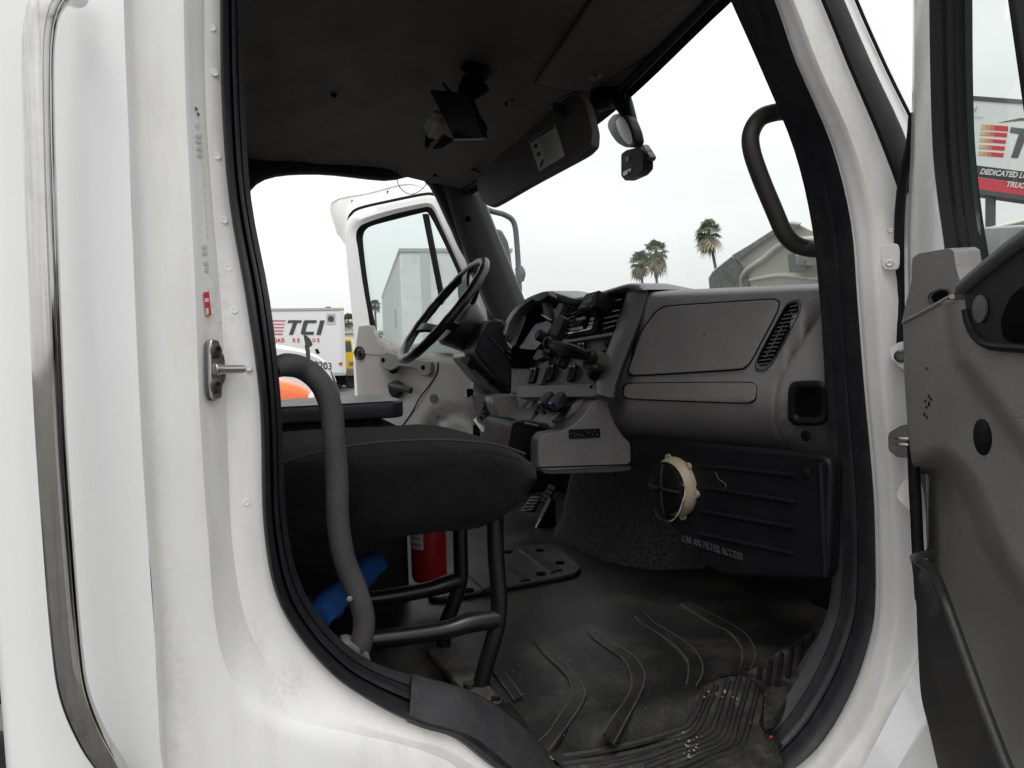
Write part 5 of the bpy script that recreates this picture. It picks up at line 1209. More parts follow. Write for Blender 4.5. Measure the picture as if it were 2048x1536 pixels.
# armrest pull with dark hollow
dp('pull_cup', [(1926,574),(1980,530),(2060,470),(2330,350),(2330,720),(2060,700),(1975,692),(1945,660),(1930,612)], BLACK, .060, .04, .08, .008, 3, 3)
ringloft('pull_hollow', smoothpoly([(1998,640),(2020,590),(2060,560),(2200,520),(2200,680),(2040,692),(2005,680)], .25, 3), PD, VOID, door, [(1.02, .059), (.9, .0615), (.01, .0615)])
tube('pull_top', [PD.p(x, y, .060) for x, y in ((1926,576),(1980,531),(2060,471),(2200,400))], .008, MGREY, door, seg=12)
tube('pull_lip', [PD.p(x, y, .060) for x, y in ((1932,620),(1937,645),(1950,670),(1978,690),(2050,697),(2200,706))], .0045, BLACK, door, seg=10)
lathe('pull_plug', PD.p(1962, 618, .0605), PD.n, [(.014, 0), (.014, .002), (.0002, .003)], MGREY, door, seg=20)
for px, py in ((1852,735),(1856,790),(1850,800),(1858,804),(1853,812),(1848,826),(1851,832),(1860,796)):
    tube('scuff', [PD.p(px, py, .019), PD.p(px+random.uniform(-2, 4), py+random.uniform(4, 9), .019)], .0011, BLACK, door, raw=True, seg=5)
lathe('trim_plug', PD.p(1966, 874, relief(1966, 874)), PD.n, [(.0205, -.003), (.0205, .0015), (.017, .003), (.0002, .003)], BLACK, door, seg=28)
# map pocket
pk = [(1829,1118),(1832,1200),(1836,1300),(1842,1390),(1856,1450),(1872,1520),(1890,1600)]
rm = [(1829,1116),(1842,1124),(1860,1138),(1876,1165),(1894,1212),(1922,1290),(1962,1400),(2000,1500),(2040,1600)]
a = cr([PD.p(x, y, .075) for x, y in pk], 6); b = cr([PD.p(x, y, .105-.035*min(1, max(0, (x-1829)/60))) for x, y in rm], 4)
n = min(len(a), len(b)); a, b = [a[int(round(i*(len(a)-1)/(n-1)))] for i in range(n)], [b[int(round(i*(len(b)-1)/(n-1)))] for i in range(n)]
PKM = mat('pocket_plastic', (.022, .022, .022), .45, var=.2, vscale=14, bump=.3, bscale=350, dirt_or_reflection=(.05, .048, .04), dscale=9, damt=.5)
loft('map_pocket', [[p-PD.n*.016, p, p.lerp(q, .3)+PD.n*.004, p.lerp(q, .7)+PD.n*.004, q, q-PD.n*.004] for p, q in zip(a, b)], PKM, door)
tube('pocket_rim', b, .0058, PKM, door, raw=True, seg=10)
tube('pocket_back', [PD.p(1829, 1116, .105), PD.p(1845, 1110, .07), PD.p(1868, 1106, .03)], .005, PKM, door, seg=8)
lathe('pocket_screw', PD.p(1862, 1106, .03), PD.n, [(.006, 0), (.006, .004), (.0002, .005)], BLACK, door, seg=10)
# lower fairing below the open door
fa_ = [[at(1660, 1600, Y=.80), at(1724, 1536, Y=.795), at(1785, 1420, Y=.79), at(1838, 1318, Y=.785), at(1870, 1250, Y=.785)],
       [at(1700, 1640, Y=.76), at(1790, 1545, Y=.755), at(1822, 1490, Y=.755), at(1848, 1445, Y=.755), at(1890, 1370, Y=.755)],
       [at(1704, 1646, Y=.745), at(1796, 1548, Y=.74), at(1828, 1492, Y=.74), at(1854, 1447, Y=.74), at(1896, 1372, Y=.74)],
       [at(1800, 1760, Y=.70), at(1880, 1680, Y=.70), at(1920, 1640, Y=.70), at(1960, 1580, Y=.70), at(2010, 1480, Y=.70)]]
loft('step_fairing', fa_, WHITE, truck, sharp=40)
# chassis behind the cab, just inside the frame's lower edge
chs = part('chassis', truck, (-.7, 1.4, .8), 'dark chassis behind the cab corner')
box('frame_rail', (-3.2, 1.25, .75), (-.2, 1.35, 1.0), BLACK, chs); box('frame_rail', (-3.2, 2.3, .75), (-.2, 2.4, 1.0), BLACK, chs)
box('fuel_tank', (-1.3, .86, .55), (-.32, 1.22, 1.2), BLACK, chs, bevel=.08)

# ================================================================== driver door, swung open
OF = R_(50); fd = Vector((-math.cos(OF), math.sin(OF), 0)); fn = Vector((-math.sin(OF), -math.cos(OF), 0))
HF = Vector((1.0, 2.90, 1.7)); FD = Frame(HF, fd, (0, 0, 1), fn)
ddoor = part('driver_door', truck, HF, 'open driver door with dusty light grey trim and tinted window')
def fp_(name, P, m, off=0, th=.02, r=.12, bevel=.004, k=3, bseg=2): return prism(name, FD.pts(smoothpoly(P, r, k) if r else P, off), FD.n*-th, m, ddoor, bevel=bevel, bseg=bseg)
# outer frame as a ring round the glass
wo_ = [(712,720),(706,650),(698,570),(692,500),(690,462),(697,438),(716,424),(770,408),(840,394),(868,392),(884,402),(902,440),(930,500),(960,565),(985,620),(1000,720)]
wi_ = [(748,720),(738,640),(726,570),(716,500),(712,472),(717,456),(732,446),(780,430),(840,416),(858,414),(868,422),(884,456),(908,508),(934,566),(958,620),(970,720)]
gl_ = [(758,690),(742,620),(731,550),(724,490),(724,470),(730,458),(745,450),(790,438),(838,426),(852,424),(860,432),(876,462),(900,512),(926,570),(948,620),(962,720)]
a, b, c = [cr(FD.pts(L, o), 4) for L, o in ((wo_, .0), (wi_, .004), (gl_, -.02))]
loft('window_frame', [[p-FD.n*.05, p, p.lerp(q, .2)+FD.n*.012, p.lerp(q, .7)+FD.n*.014, q] for p, q in zip(a, b)], WHITE, ddoor)
loft('window_channel', [[p, p.lerp(q, .4)-FD.n*.004, q, q-FD.n*.01] for p, q in zip(b, c)], RUBBER, ddoor)
gp = [FD.p(x, y, -.028) for x, y in [(770,700),(742,620),(731,550),(722,490),(722,466),(745,446),(838,422),(856,424),(876,462),(926,570),(962,660),(990,740)]]
gmid = FD.p(850, 580, -.028); mk('window_glass', gp+[gmid], [(i, (i+1) % len(gp), len(gp)) for i in range(len(gp))], DGLASS, ddoor, smooth=False)
fp_('vent_post', [(844,428),(853,427),(886,600),(880,610)], RUBBER, -.012, .02, 0, .002)
# skin flange around the frame
sk_ = [(676,470),(664,406),(740,386),(812,368),(846,376),(872,388)]
a2 = cr(FD.pts([(694,500),(698,436),(745,412),(800,398),(840,390),(872,390)], -.02), 4); b2 = cr(FD.pts(sk_, -.07), 4)
loft('skin_flange', [[p, p.lerp(q, .3)-FD.n*.01, p.lerp(q, .85)-FD.n*.004, q] for p, q in zip(a2, b2)], JAMB, ddoor, sharp=50)
tube('flange_edge', b2, .004, JAMB, ddoor, raw=True, seg=6)
tube('frame_seal', [FD.p(x, y, -.01) for x, y in ((697,442),(702,428),(720,416),(780,402),(850,388),(868,390))], .007, RUBBER, ddoor, seg=8)
for px, py in ((704,403),(775,384)): tube('flange_rivet', [FD.p(px, py-3, -.06), FD.p(px, py+3, -.06)], .003, BLACK, ddoor, raw=True, seg=6)
prism('outer_skin', [FD.w(s, z-1.7, -.06) for s, z in ((0, 1.0), (.905, 1.0), (.905, 1.70), (0, 1.80))], FD.n*-.012, WHITE, ddoor, bevel=.003)
# trim panel with relief
rows = []
PB = [(716,660),(712,690),(710,705),(712,740),(716,800),(722,880),(728,980)]
for k in range(31):
    y = 640+k*13; xl = None
    for (xa, ya), (xb, yb) in zip(PB, PB[1:]):
        if ya <= y <= yb: xl = xa+(xb-xa)*(y-ya)/(yb-ya)
    if y < 660: xl = 717
    if xl is None: xl = 728
    r = [FD.p(xl, y, -.05), FD.p(xl, y, .008)]
    for j in range(1, 31):
        x = xl+(1010-xl)*j/30
        ytop = 648 if x < 742 else 648+(x-742)*1.2 if x < 770 else 681+(x-770)*.38 if x < 830 else 704+(x-830)*.04
        o = .022
        o += -.03*math.exp(-(((x-815)/34)**2+((y-770)/42)**2)**2)            # crank hollow
        o += (-.05*math.exp(-((math.hypot(x-915, y-885)-58)/11)**2) - .03*math.exp(-((math.hypot(x-915, y-885)-20)/12)**2)) if x > 850 and y < 900 else 0
        yy = max(y, ytop); r.append(FD.p(x, yy, o-(.02 if y < ytop else 0)))
    rows.append(r)
loft('trim_panel', rows, LGREY, ddoor, sharp=0)
fp_('trim_corner', [(717,652),(742,651),(750,676),(764,694),(772,712),(716,706),(712,690)], LGREY, .026, .03, .12, .006)
fp_('pull_bar', [(758,706),(775,703),(800,712),(845,720),(862,724),(862,745),(855,753),(842,752),(832,738),(800,732),(782,742),(765,738),(758,728)], GREY, .04, .03, .15, .006, 3, 3)
lathe('pull_hole', FD.p(766, 720, .041), FD.n, [(.011, 0), (.011, .001), (.0002, .001)], VOID, ddoor, seg=14); lathe('pull_hole', FD.p(846, 735, .041), FD.n, [(.011, 0), (.011, .001), (.0002, .001)], VOID, ddoor, seg=14)
lathe('latch_knob', FD.p(719, 706, .026), FD.n, [(.034, -.006), (.034, .004), (.028, .006), (.022, .0), (.0002, .0)], DGREY, ddoor, seg=22); obox('latch_tab', FD.p(719, 707, .03), FD.u, (0, 0, 1), FD.n, .014, .035, .008, BLACK, ddoor)
lathe('crank_base', FD.p(787, 735, .025), FD.n, [(.03, 0), (.03, .006), (.0002, .008)], VOID, ddoor, seg=20)
lathe('crank_hub', FD.p(793, 778, .012), FD.n, [(.042, 0), (.04, .012), (.03, .02), (.0002, .02)], BLACK, ddoor, seg=24)
tube('crank_handle', [FD.p(779, 771, .05), FD.p(800, 776, .055), FD.p(822, 781, .055)], [.014, .017, .015], DGREY, ddoor, seg=12)
tube('trim_seam', [FD.p(x, y, .0235) for x, y in ((876,724),(874,745),(862,766),(840,795),(822,828),(806,850),(795,868))], .0035, BLACK, ddoor, seg=6)
for px, py, s in ((867,797,.021),(942,812,.016)): lathe('trim_plug', FD.p(px, py, .025), FD.n, [(s, -.003), (s, .002), (.0002, .003)], MGREY, ddoor, seg=18)

# ================================================================== outside parts of this truck
HD = Frame((2.3, 1.9, 2.0), (.12, 1, 0), (-.49, 0, .87))
hood = part('tilted_hood', truck, (3.0, 1.85, .9), 'tipped-forward truck hood, dirty cream underside with a metal bracket')
CREAM = mat('fibreglass_underside', (.66, .65, .57), .5, var=.15, vscale=4, dirt_or_reflection=(.34, .34, .29), dscale=4, damt=.6, bump=.3, bscale=25)
GREENF = mat('dusty_green_fibreglass', (.24, .28, .26), .6, var=.3, vscale=25, dirt_or_reflection=(.5, .5, .47), dscale=45, damt=.5)
prism('underside', HD.pts([(1424,640),(1416,556),(1424,543),(1442,528),(1463,512),(1500,490),(1552,456),(1575,447),(1596,449),(1640,470),(1720,476),(1850,470),(1962,461),(2060,438),(2200,415),(2260,800)], 0), HD.n*-.02, CREAM, hood, bevel=.004)
prism('fender_wing', HD.pts([(1424,640),(1418,557),(1425,544),(1443,529),(1463,513),(1478,530),(1494,560),(1500,600)], .012), HD.n*-.012, GREENF, hood, bevel=.003)
prism('edge_flange', HD.pts([(1463,511),(1500,489),(1552,455),(1576,446),(1598,449),(1592,458),(1556,464),(1505,498),(1475,522)], .018), HD.n*-.018, GREENF, hood, bevel=.003)
tube('stiffener', [HD.p(x, y, .006) for x, y in ((1500,640),(1486,575),(1490,545),(1530,515),(1560,490),(1600,478),(1700,480),(1950,476),(2100,460))], .014, CREAM, hood, seg=10)
tube('stiffener', [HD.p(x, y, .004) for x, y in ((1500,560),(1560,550),(1620,556),(1700,560))], .010, CREAM, hood, seg=10)
prism('latch_plate', HD.pts(smoothpoly([(1574,508),(1592,505),(1596,516),(1612,540),(1606,546),(1578,545)], .15, 2), .035), HD.n*-.03, mat('grey_plate', (.16, .18, .18), .5, var=.2, vscale=30), hood, bevel=.004)
prism('bracket', HD.pts([(1590,510),(1700,512),(1700,536),(1592,530)], .05), HD.n*-.03, mat('galvanised', (.42, .42, .40), .5, var=.3, vscale=25), hood, bevel=.004)
for px, py in ((1606,520),(1634,516)): lathe('bracket_bolt', HD.p(px, py, .05), HD.n, [(.014, 0), (.014, .008), (.0002, .009)], STEEL, hood, seg=8)
# far outside mirror
mr_ = part('outside_mirror', truck, at(1040, 600, Y=3.0), 'grey outside mirror on a bent tube beyond the windshield')
MGR = mat('hazed_mirror_plastic', (.12, .145, .145), .55, var=.15, vscale=20)  # haze of the dusty windshield is put into this grey-green colour
tube('mirror_tube', [at(965, 415, Y=2.98), at(985, 423, Y=2.98), at(1010, 430, Y=2.98), at(1028, 446, Y=2.98), at(1034, 490, Y=2.98), at(1037, 540, Y=2.98), at(1040, 610, Y=2.98)], .0125, MGR, mr_, seg=12)
tube('mirror_knuckle', [at(1037, 534, Y=2.97), at(1041, 547, Y=2.97), at(1040, 562, Y=2.97)], [.018, .024, .018], MGR, mr_, seg=10)
prism('mirror_shell', [at(x, y, Y=3.04) for x, y in smoothpoly([(940,470),(970,454),(1006,458),(1020,484),(1029,540),(1033,600),(940,610)], .2, 3)], (-.04, .09, 0), MGR, mr_, bevel=.02, bseg=3)
# small mirror on a wire beside the near pillar
hm = part('fender_mirror', truck, at(1808, 200, Y=.98), 'small dark hood mirror on a thin stalk')
hmc = at(1808, 190, Y=.98)
tube('mirror_head', [at(1800, 182, Y=.98), at(1806, 188, Y=.98), at(1812, 200, Y=.98)], [.006, .013, .006], BLACK, hm, seg=10, squash=(1, .7))
tube('stalk', [at(1813, 198, Y=.98), at(1815, 208, Y=.98), at(1822, 216, Y=.98), at(1834, 214, Y=.98), at(1850, 212, Y=.98)], .002, DSTEEL, hm, seg=6)

# ================================================================== parked vehicles
def wheel(px_x, y, z, r, par, name='wheel', ax=(0, 1, 0), wd=.28):
    return lathe(name, (px_x, y, z), ax, [(r*.5, -wd/2+.05), (r*.55, -wd/2), (r*.95, -wd/2), (r, -wd/2+.04), (r, wd/2-.04), (r*.95, wd/2), (r*.55, wd/2), (r*.5, wd/2-.05)], TYRE, par, seg=24)
TYRE = mat('tyre_rubber', (.02, .02, .02), .8)
VANW = mat('van_body_white', (.74, .745, .75), .4, var=.02, vscale=.7)
bt = thing('box_truck', 'white box truck with TCI lettering and red stripes parked far off', 'truck', at(620, 775, Y=33))
YB_ = 33.0
def z7(x, y): return (480+x/5.851, 560+y/5.851)
x1 = at(690, 700, Y=YB_).x; zt_, zb_ = at(640, 617, Y=YB_).z, at(680, 746, Y=YB_).z; x0 = x1-6.6
box('cargo_box', (x0, YB_, zb_), (x1, YB_+2.5, zt_), VANW, bt, bevel=.03)
box('roof_rail', (x0-.02, YB_-.03, zt_-.10), (x1+.03, YB_+2.53, zt_+.03), mat('aluminium_rail', (.40, .40, .38), .5), bt, bevel=.02)
box('corner_post', (x1-.16, YB_-.025, zb_), (x1+.02, YB_, zt_-.1), mat('pale_post', (.66, .66, .64), .5), bt, bevel=.01)
box('bottom_rail', (x0, YB_-.02, zb_-.12), (x1, YB_+2.5, zb_), MATS['aluminium_rail'], bt, bevel=.01)
box('chassis', (x0+.2, YB_+.5, zb_-.55), (x1+.1, YB_+2.0, zb_-.1), BLACK, bt)
for x in (x1-1.2, x0+.9): wheel(x, YB_+.45, .5, .5, bt)
box('rear_bumper', (x1-.05, YB_+.1, .45), (x1+.12, YB_+2.4, .62), BLACK, bt)
box('mud_guard', (x1-.3, YB_+.2, .3), (x1-.25, YB_+.9, 1.0), BLACK, bt)
bf_ = Frame((x1, YB_-.012, 2), (1, 0, 0), (0, 0, 1))
CHAR = mat('charcoal_letter', (.05, .055, .055), .5); SRED = mat('stripe_red', (.62, .10, .14), .5)
bp_ = lambda nm, P, m, par=bt, fr=bf_, th=.01: prism(nm, [fr.p(*z7(x, y)) for x, y in P], fr.n*th, m, par, smooth=False)
bp_('letter', [(565,470),(724,470),(715,502),(672,502),(620,640),(572,640),(620,502),(555,502)], CHAR)
bp_('letter', [(760,470),(900,470),(890,503),(800,503),(790,515),(768,585),(768,605),(868,605),(858,640),(728,640),(710,620),(720,580),(742,488)], CHAR)
bp_('letter', [(938,472),(992,472),(945,642),(893,642)], CHAR)
for i, (ya, yb) in enumerate(((470,482),(510,521),(549,560),(588,600),(624,638))): bp_('stripe', [(330, ya), (534-(ya-470)*.22, ya), (534-(yb-470)*.22, yb), (330, yb)], SRED)
u1 = Vector((1, 0, 0)); v1 = Vector((0, 0, 1)); LRED = mat('letter_red', (.60, .03, .04), .5)
for ch, x in (('R', 345), ('O', 393), ('A', 440), ('D', 483), ('R', 618), ('E', 672), ('S', 730), ('C', 790), ('U', 848), ('E', 905)):
    text('red_letter', ch, .235, bf_.p(*z7(x, 723), .01), u1, v1, LRED, bt, extrude=.004, bold=.008, sx=.78)
bp_('emblem_frame', [(1010,388),(1122,388),(1122,516),(1010,516)], mat('emblem_grey', (.55, .55, .55), .5)); bp_('emblem_field', [(1022,402),(1106,400),(1106,494),(1022,494)], mat('emblem_field', (.36, .38, .39), .5), th=.016)
lathe('emblem_mark', bf_.p(*z7(1064, 455), .02), bf_.n, [(.14, 0), (.14, .004), (.06, .005), (.0002, .005)], CHAR, bt, seg=12)
text('small_print', 'equipment', .09, bf_.p(*z7(1035, 912), .01), u1, v1, GINK, bt) if False else None
box('tail_marker', (x1-.30, YB_-.05, bf_.p(*z7(1140, 990)).z), (x1-.15, YB_-.012, bf_.p(*z7(1140, 965)).z), LRED, bt)
# white tractor with a fender mirror
wt_ = thing('white_tractor', 'white tractor hood numbered 20203 with a stalk mirror, beyond the open far door', 'truck', at(640, 860, Y=14))
Y_ = 14.0
pr = [(470,676),(540,686),(575,691),(605,697),(634,708),(652,720),(664,736),(672,756),(678,790),(680,850),(470,850)]
sec = [[at(x, y, Y=Y_) for x, y in pr]]
rows = []
for dy, sc_ in ((0, .94), (.25, .985), (.6, 1), (1.6, 1), (1.95, .985), (2.2, .94)):
    rows.append([Vector((p.x, Y_+dy, .55+(p.z-.55)*sc_)) for p in sec[0]])
V, Fc = grid(rows, True); m_ = len(pr); Fc += [tuple(range(m_)), tuple(range(5*m_, 6*m_))]
mk('hood', V, Fc, VANW, wt_)
for k in range(5):
    xa = 668+k*3.0; tube('grille_line', [at(xa-6, 742+k*7, Y=Y_-.01), at(xa+2-k*.4, 775+k*5, Y=Y_-.01), at(xa+3-k*1.2, 820, Y=Y_-.01)], .012, MGREY, wt_, seg=6)
text('fleet_number', '20203', .19, at(619.5, 734.5, Y=Y_-.012), at(660, 739.2, Y=Y_-.012)-at(619.5, 734.5, Y=Y_-.012), (0, 0, 1), INK, wt_, bold=.004, sx=.9)
tube('mirror_stalk', [at(616, 726, Y=Y_-.3), at(616, 706, Y=Y_-.3), at(613, 690, Y=Y_-.3)], .04, mat('dark_green_stalk', (.03, .045, .04), .5), wt_, seg=8)
prism('mirror_head', [at(x, y, Y=Y_-.3) for x, y in smoothpoly([(603,672),(612,669),(622,680),(626,690),(618,696),(610,694)], .25, 2)], (0, .12, 0), MATS['dark_green_stalk'], wt_, bevel=.02)
prism('mirror_back', [at(x, y, Y=Y_-.32) for x, y in smoothpoly([(603,673),(607,671),(611,692),(607,693)], .25, 2)], (0, .06, 0), VANW, wt_, bevel=.01)
prism('second_mirror', [at(x, y, Y=Y_+1.8) for x, y in smoothpoly([(630,698),(636,697),(641,708),(633,708)], .25, 2)], (0, .12, 0), BLACK, wt_, bevel=.02)
for x in (at(560, 850, Y=Y_).x, ): wheel(x, Y_+.3, .5, .5, wt_); wheel(x, Y_+1.9, .5, .5, wt_)
# orange car
oc = thing('orange_car', 'orange car front with a round headlight glimpsed above the tray', 'car', at(590, 960, Y=9))
Yc = 9.0; prf = [(300,770),(420,752),(500,752),(560,757),(590,762),(612,772),(628,788),(638,808),(644,850),(640,900),(300,900)]
rows = []
for dy, sc_ in ((0, .90), (.12, .97), (.4, 1), (1.3, 1), (1.6, .97), (1.72, .9)):
    rows.append([Vector((p.x, Yc+dy, .5+(p.z-.5)*sc_)) for p in [at(x, y, Y=Yc) for x, y in prf]])
V, Fc = grid(rows, True); m_ = len(prf); Fc += [tuple(range(m_)), tuple(range(5*m_, 6*m_))]
mk('body', V, Fc, mat('orange_paint', (.75, .13, .015), .3, coat=.5), oc, sub=1)
lathe('headlight', at(630, 797, Y=Yc+.02), (.5, -.85, .1), [(.09, -.02), (.09, .02), (.07, .035), (.0002, .045)], mat('lamp_lens', (.7, .68, .66), .15), oc, seg=20)
lathe('lamp_core', at(630, 797, Y=Yc+.02), (.5, -.85, .1), [(.05, .02), (.045, .05), (.0002, .052)], MATS['orange_paint'], oc, seg=16)
wheel(at(590, 900, Y=Yc).x, Yc+.1, .33, .33, oc, wd=.2); wheel(at(330, 900, Y=Yc).x, Yc+.1, .33, .33, oc, wd=.2)
# yellow truck
yt = thing('yellow_truck', 'yellow truck cab parked beside the far box truck', 'truck', at(705, 780, Y=36))
Yy = 36.0; YEL = mat('yellow_paint', (.80, .52, .02), .35)
pr = smoothpoly([(668,678),(700,676),(704,682),(706,702),(712,706),(714,738),(668,738)], .12, 2)
prism('cab', [at(x, y, Y=Yy) for x, y in pr], (0, 2.2, 0), YEL, yt, bevel=.08)
prism('side_window', [at(x, y, Y=Yy-.02) for x, y in smoothpoly([(689,683),(701,682),(704,703),(689,704)], .12, 2)], (0, .03, 0), mat('dark_window', (.07, .09, .10), .1), yt)
prism('lamp', [at(x, y, Y=Yy-.02) for x, y in ((698,724),(710,722),(711,730),(699,732))], (0, .05, 0), MATS['grey_plate'], yt)
prism('bumper', [at(x, y, Y=Yy-.1) for x, y in ((668,738),(715,738),(716,752),(668,752))], (0, 2.4, 0), mat('dirty_bumper', (.20, .17, .16), .6), yt, bevel=.03)
prism('chassis', [at(x, y, Y=Yy+.2) for x, y in ((668,752),(714,752),(712,770),(668,770))], (0, 1.9, 0), BLACK, yt)
for px in (672, 704): wheel(at(px, 760, Y=Yy).x, Yy+.2, .48, .48, yt)
# trailer seen through the driver door glass
tr = thing('white_trailer', 'long white trailer with ribbed side seen through the tinted driver window', 'trailer', at(800, 830, Y=16))
tc_ = at(800, 500, Y=16); td = Vector((.137, .99, 0)).normalized(); tw = Vector((td.y, -td.x, 0)); ztop = tc_.z; zbot = 1.25
TRW = mat('trailer_sheet', (.70, .71, .70), .45, var=.06, vscale=1.2, dirt_or_reflection=(.45, .46, .44), dscale=4, damt=.5)
o = Vector((tc_.x, tc_.y, zbot))
V, Fc = boxVF(o, tw*2.6, td*13.4, Vector((0, 0, ztop-zbot))); mk('body', V, Fc, TRW, tr, bevel=.02)
for k in range(26):
    p = o+td*(.5+k*.5)-tw*.03; V, Fc = boxVF(p, tw*.03, td*.06, Vector((0, 0, ztop-zbot))); mk('side_rib', V, Fc, mat('rib_sheet', (.60, .61, .60), .5), tr, smooth=False)
V, Fc = boxVF(o+tw*.45-td*.015, tw*.22, td*.015, Vector((0, 0, ztop-zbot))); mk('front_panel_seam', V, Fc, mat('grey_sheet', (.50, .52, .51), .5), tr, smooth=False)
V, Fc = boxVF(o+tw*1.5-td*.02+Vector((0, 0, 1.75)), tw*.24, td*.02, Vector((0, 0, .2))); mk('placard', V, Fc, mat('placard_tan', (.50, .50, .40), .5), tr, smooth=False)
V, Fc = boxVF(Vector((tc_.x, tc_.y, ztop-.05))-tw*.03-td*.03, tw*2.66, td*13.46, Vector((0, 0, .09))); mk('roof_rail', V, Fc, MATS['aluminium_rail'], tr, bevel=.01)
for k in range(7):
    p = o+td*(1.0+k*.55)-tw*.035+Vector((0, 0, 1.1)); V, Fc = boxVF(p, tw*.004, td*.25, Vector((0, 0, .5))); mk('side_letter', V, Fc, GINK, tr, smooth=False) if k in (2, 3) else None
for k in (11.4, 12.6):
    for s in (.2, 2.4): lathe('wheel', Vector((tc_.x, tc_.y, .5))+td*k+tw*s, tw, [(.25, -.15), (.48, -.15), (.5, -.1), (.5, .1), (.48, .15), (.25, .15)], TYRE, tr, seg=20)
for s in (.5, 2.1): V, Fc = boxVF(Vector((tc_.x, tc_.y, .05))+td*2.6+tw*s, tw*.12, td*.12, Vector((0, 0, 1.25))); mk('landing_leg', V, Fc, DGREY, tr)
# low white building at the edge of the yard
wh = thing('warehouse', 'low white building along the far edge of the yard', 'building', at(640, 740, Y=62))
xa, xb = at(420, 700, Y=62).x, at(790, 700, Y=62).x; zr = at(700, 668, Y=62).z
box('wall', (xa, 62, 0), (xb, 74, zr), VANW, wh, bevel=.05); box('roof_edge', (xa-.2, 61.8, zr), (xb+.2, 74.2, zr+.25), MATS['aluminium_rail'], wh, bevel=.03)
for k in range(5): box('loading_door', (xb-3-k*4.2, 61.95, 0), (xb-.6-k*4.2, 62.0, 2.7), MATS['emblem_grey'], wh, bevel=0)

# ================================================================== sign on a pole
sg = thing('pole_sign', 'tall TCI pole sign with red stripes and DEDICATED LOGISTICS band', 'sign', at(1980, 730, d=20))
so_ = at(2010, 290, d=20); hd = Vector((so_.x, so_.y, 0)).normalized(); su = Vector((hd.y, -hd.x, 0)); su = (su*math.cos(R_(-18)) + hd*math.sin(R_(18))).normalized()
SF = Frame(so_, su, (0, 0, 1))
def sq_(nm, P, m, off=0, th=.02): return prism(nm, SF.pts(P, off), SF.n*-th, m, sg, smooth=False)
sq_('board', [(1928,196),(2320,226),(2320,432),(1944,376)], mat('sign_white', (.72, .74, .73), .4), 0, .4)
sq_('top_rail', [(1926,190),(2322,220),(2322,228),(1926,198)], MGREY, .03, .45)
def sl(x, y): return (x, y+(x-2010)*.08)
for i, (ya, yb) in enumerate(((252,262),(266,274),(280,287),(293,301),(306.5,314.5))):
    xl, xr = 1963-i*1.4, 2017-i*2.3
    for k in range(6):
        a, b = k/6, (k+1)/6; t = min(1, .12+k*.3)
        m = mat('stripe_%s' % 'abcdef'[k], (.62, .50*(1-t)+.02, .22*(1-t)+.03), .5)
        sq_('stripe', [sl(xl+(xr-xl)*a, ya), sl(xl+(xr-xl)*b, ya), sl(xl-1+(xr-xl)*b, yb), sl(xl-1+(xr-xl)*a, yb)], m, .012)
sq_('letter', [sl(2022,253),(2072,260),(2070,270),sl(2054,266),sl(2036,314),sl(2022,314),sl(2038,266),sl(2020,264)], CHAR, .012)
sq_('letter', [(2096,262),(2150,268),(2147,278),(2106,274),(2092,312),(2136,318),(2132,328),(2078,322)], CHAR, .012)
sq_('letter', [(2164,270),(2182,272),(2160,332),(2144,330)], CHAR, .012)
sq_('swoosh', [(1998,245),(2040,236),(2160,236),(2160,240),(2040,241)], CHAR, .012)
sq_('black_band', [(1940,329),(2320,378),(2320,404),(1944,352)], INK, .01); sq_('red_band', [(1944,353),(2320,405),(2320,432),(1946,376)], mat('band_red', (.60, .035, .06), .5), .01)
sq_('bottom_rail', [(1944,376),(2322,430),(2322,440),(1946,386)], MGREY, .03, .45)
tu = (SF.p(2047, 350)-SF.p(1959, 344)).normalized()
su2 = (SF.p(2100, 360, 0)-SF.p(1960, 346, 0)).normalized()
text('band_text', 'DEDICATED LOGISTICS', .215, SF.p(1959, 347.5, .03), su2, SF.n.cross(su2), STICKER, sg, shear=.2, bold=.008, sx=.80)
text('band_text', 'TRUCK', .215, SF.p(2011, 373, .03), su2, SF.n.cross(su2), STICKER, sg, shear=.2, bold=.008, sx=.80)
text('small_text', 'NationaLease', .085, SF.p(1930, 233.5, .03), su2, SF.n.cross(su2), GINK, sg, sx=1.0)
text('logo_letter', 'N', .22, SF.p(1940, 222, .03), su2, SF.n.cross(su2), GINK, sg)
pp = SF.p(1981, 390, -.2); tube('post', [Vector((pp.x, pp.y, 0)), Vector((pp.x, pp.y, pp.z+.2))], .13, MATS['mid_grey_plastic'], sg, raw=True, seg=12)
pp2 = SF.p(2240, 420, -.2); tube('post', [Vector((pp2.x, pp2.y, 0)), Vector((pp2.x, pp2.y, pp2.z+.2))], .13, MATS['mid_grey_plastic'], sg, raw=True, seg=12)

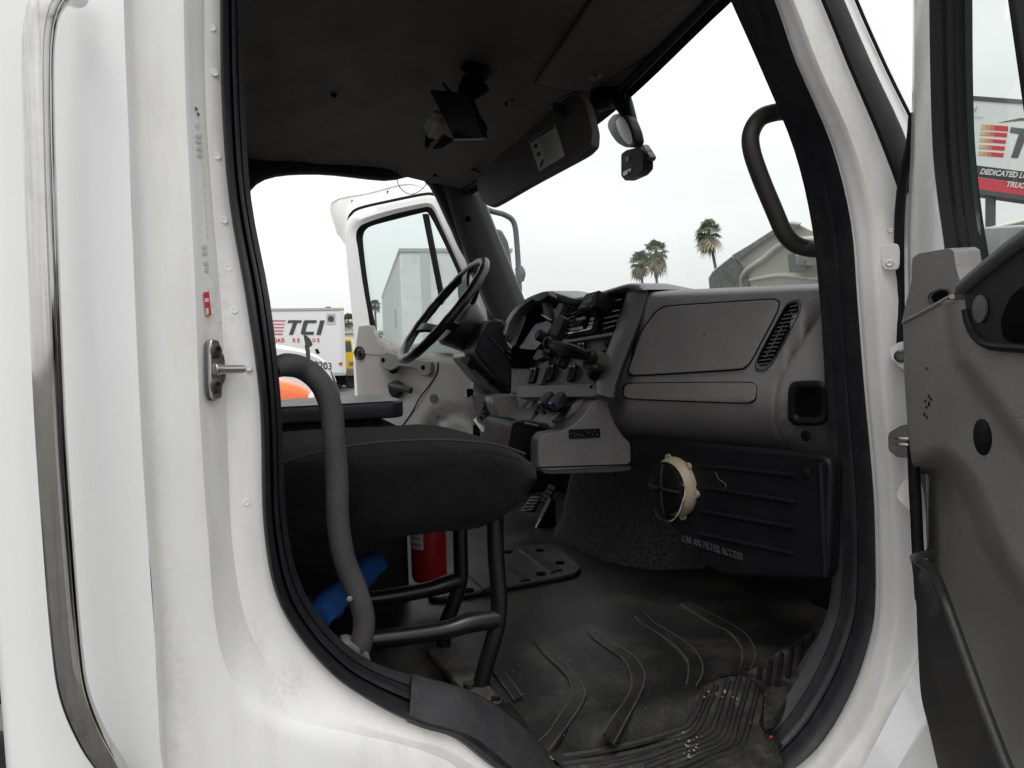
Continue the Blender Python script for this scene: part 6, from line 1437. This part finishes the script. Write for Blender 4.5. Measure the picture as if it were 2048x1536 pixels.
# ================================================================== palms
PGRN = mat('hazed_palm_green', (.13, .165, .09), .7, var=.3, vscale=2); PDRY = mat('hazed_palm_dry', (.30, .27, .19), .9, var=.25, vscale=2); BARK = mat('palm_bark', (.17, .145, .12), .95, var=.2, vscale=3)  # crown colours paled to carry the distance haze
def palm(px_top, py_top, px_base, py_base, dist, label, crown_px=30, seed=1, skirt=1.0):
    rg = random.Random(seed); hd_ = ray(px_top, py_top+crown_px*.9); top = CAM+hd_*dist
    bs = CAM+ray(px_base, py_base)*dist; sl_ = (bs-top); k = (top.z-0)/max(.1, -sl_.z); base = top+sl_*k; base.z = 0
    P = thing('palm_tree', label, 'palm', base, 'fan palms beyond the yard')
    R0 = crown_px*dist/FPX
    tube('trunk', [base, base.lerp(top, .35)+Vector((.1, 0, 0)), base.lerp(top, .7), top], [.30, .24, .20, .2], BARK, P, seg=8)
    V, Fc, V2, F2 = [], [], [], []
    def frond(az, el, ln, VV, FF, droop):
        d = Vector((math.cos(az)*math.cos(el), math.sin(az)*math.cos(el), math.sin(el)))
        side = Vector((-math.sin(az), math.cos(az), 0)); upv = side.cross(d) * -1
        st_ = top+d*ln*.45+Vector((0, 0, -droop*.1*ln)); fan = ln*.55
        k0 = len(VV); w_ = .035*ln
        VV.extend([top-side*w_*.4, top+side*w_*.4, st_+side*w_*.3, st_-side*w_*.3]); FF.append((k0, k0+1, k0+2, k0+3))
        for i in range(11):
            a = R_(-100+20*i); ld = (d*math.cos(a)+side*math.sin(a)).normalized()
            tip = st_+ld*fan*rg.uniform(.85, 1.05)+Vector((0, 0, -droop*fan*rg.uniform(.35, .6)))
            mid = st_+ld*fan*.55+upv*.02*ln; s2 = ld.cross(upv).normalized()*fan*.085
            k0 = len(VV); VV.extend([st_, mid+s2, tip, mid-s2]); FF.append((k0, k0+1, k0+2, k0+3))
    for i in range(46): frond(rg.uniform(0, 6.283), R_(rg.uniform(-40, 80)), R0*rg.uniform(.95, 1.3), V, Fc, rg.uniform(.3, .9))
    for i in range(int(26*skirt)): frond(rg.uniform(0, 6.283), R_(rg.uniform(-88, -52)), R0*rg.uniform(.9, 1.9)*(.6+.4*skirt), V2, F2, rg.uniform(.5, .9))
    mk('crown', V, Fc, PGRN, P, smooth=False); mk('dead_skirt', V2, F2, PDRY, P, smooth=False)
palm(1417, 438, 1436, 560, 95, 'tallest fan palm, alone above the tipped hood', 27, 1)
palm(1312, 478, 1314, 590, 105, 'taller fan palm of the pair above the dash', 26, 2)
palm(1281, 502, 1287, 595, 108, 'shorter fan palm of the pair above the dash', 23, 3, .8)
palm(697, 626, 698, 690, 130, 'brown skirted fan palm between the box truck and the open far door', 17, 4, 1.2)
palm(750, 598, 752, 660, 140, 'small fan palm seen low through the tinted driver window', 12, 5, .5)
palm(657, 612, 657, 660, 150, 'fan palm tip just above the box truck roof', 9, 6, .3)
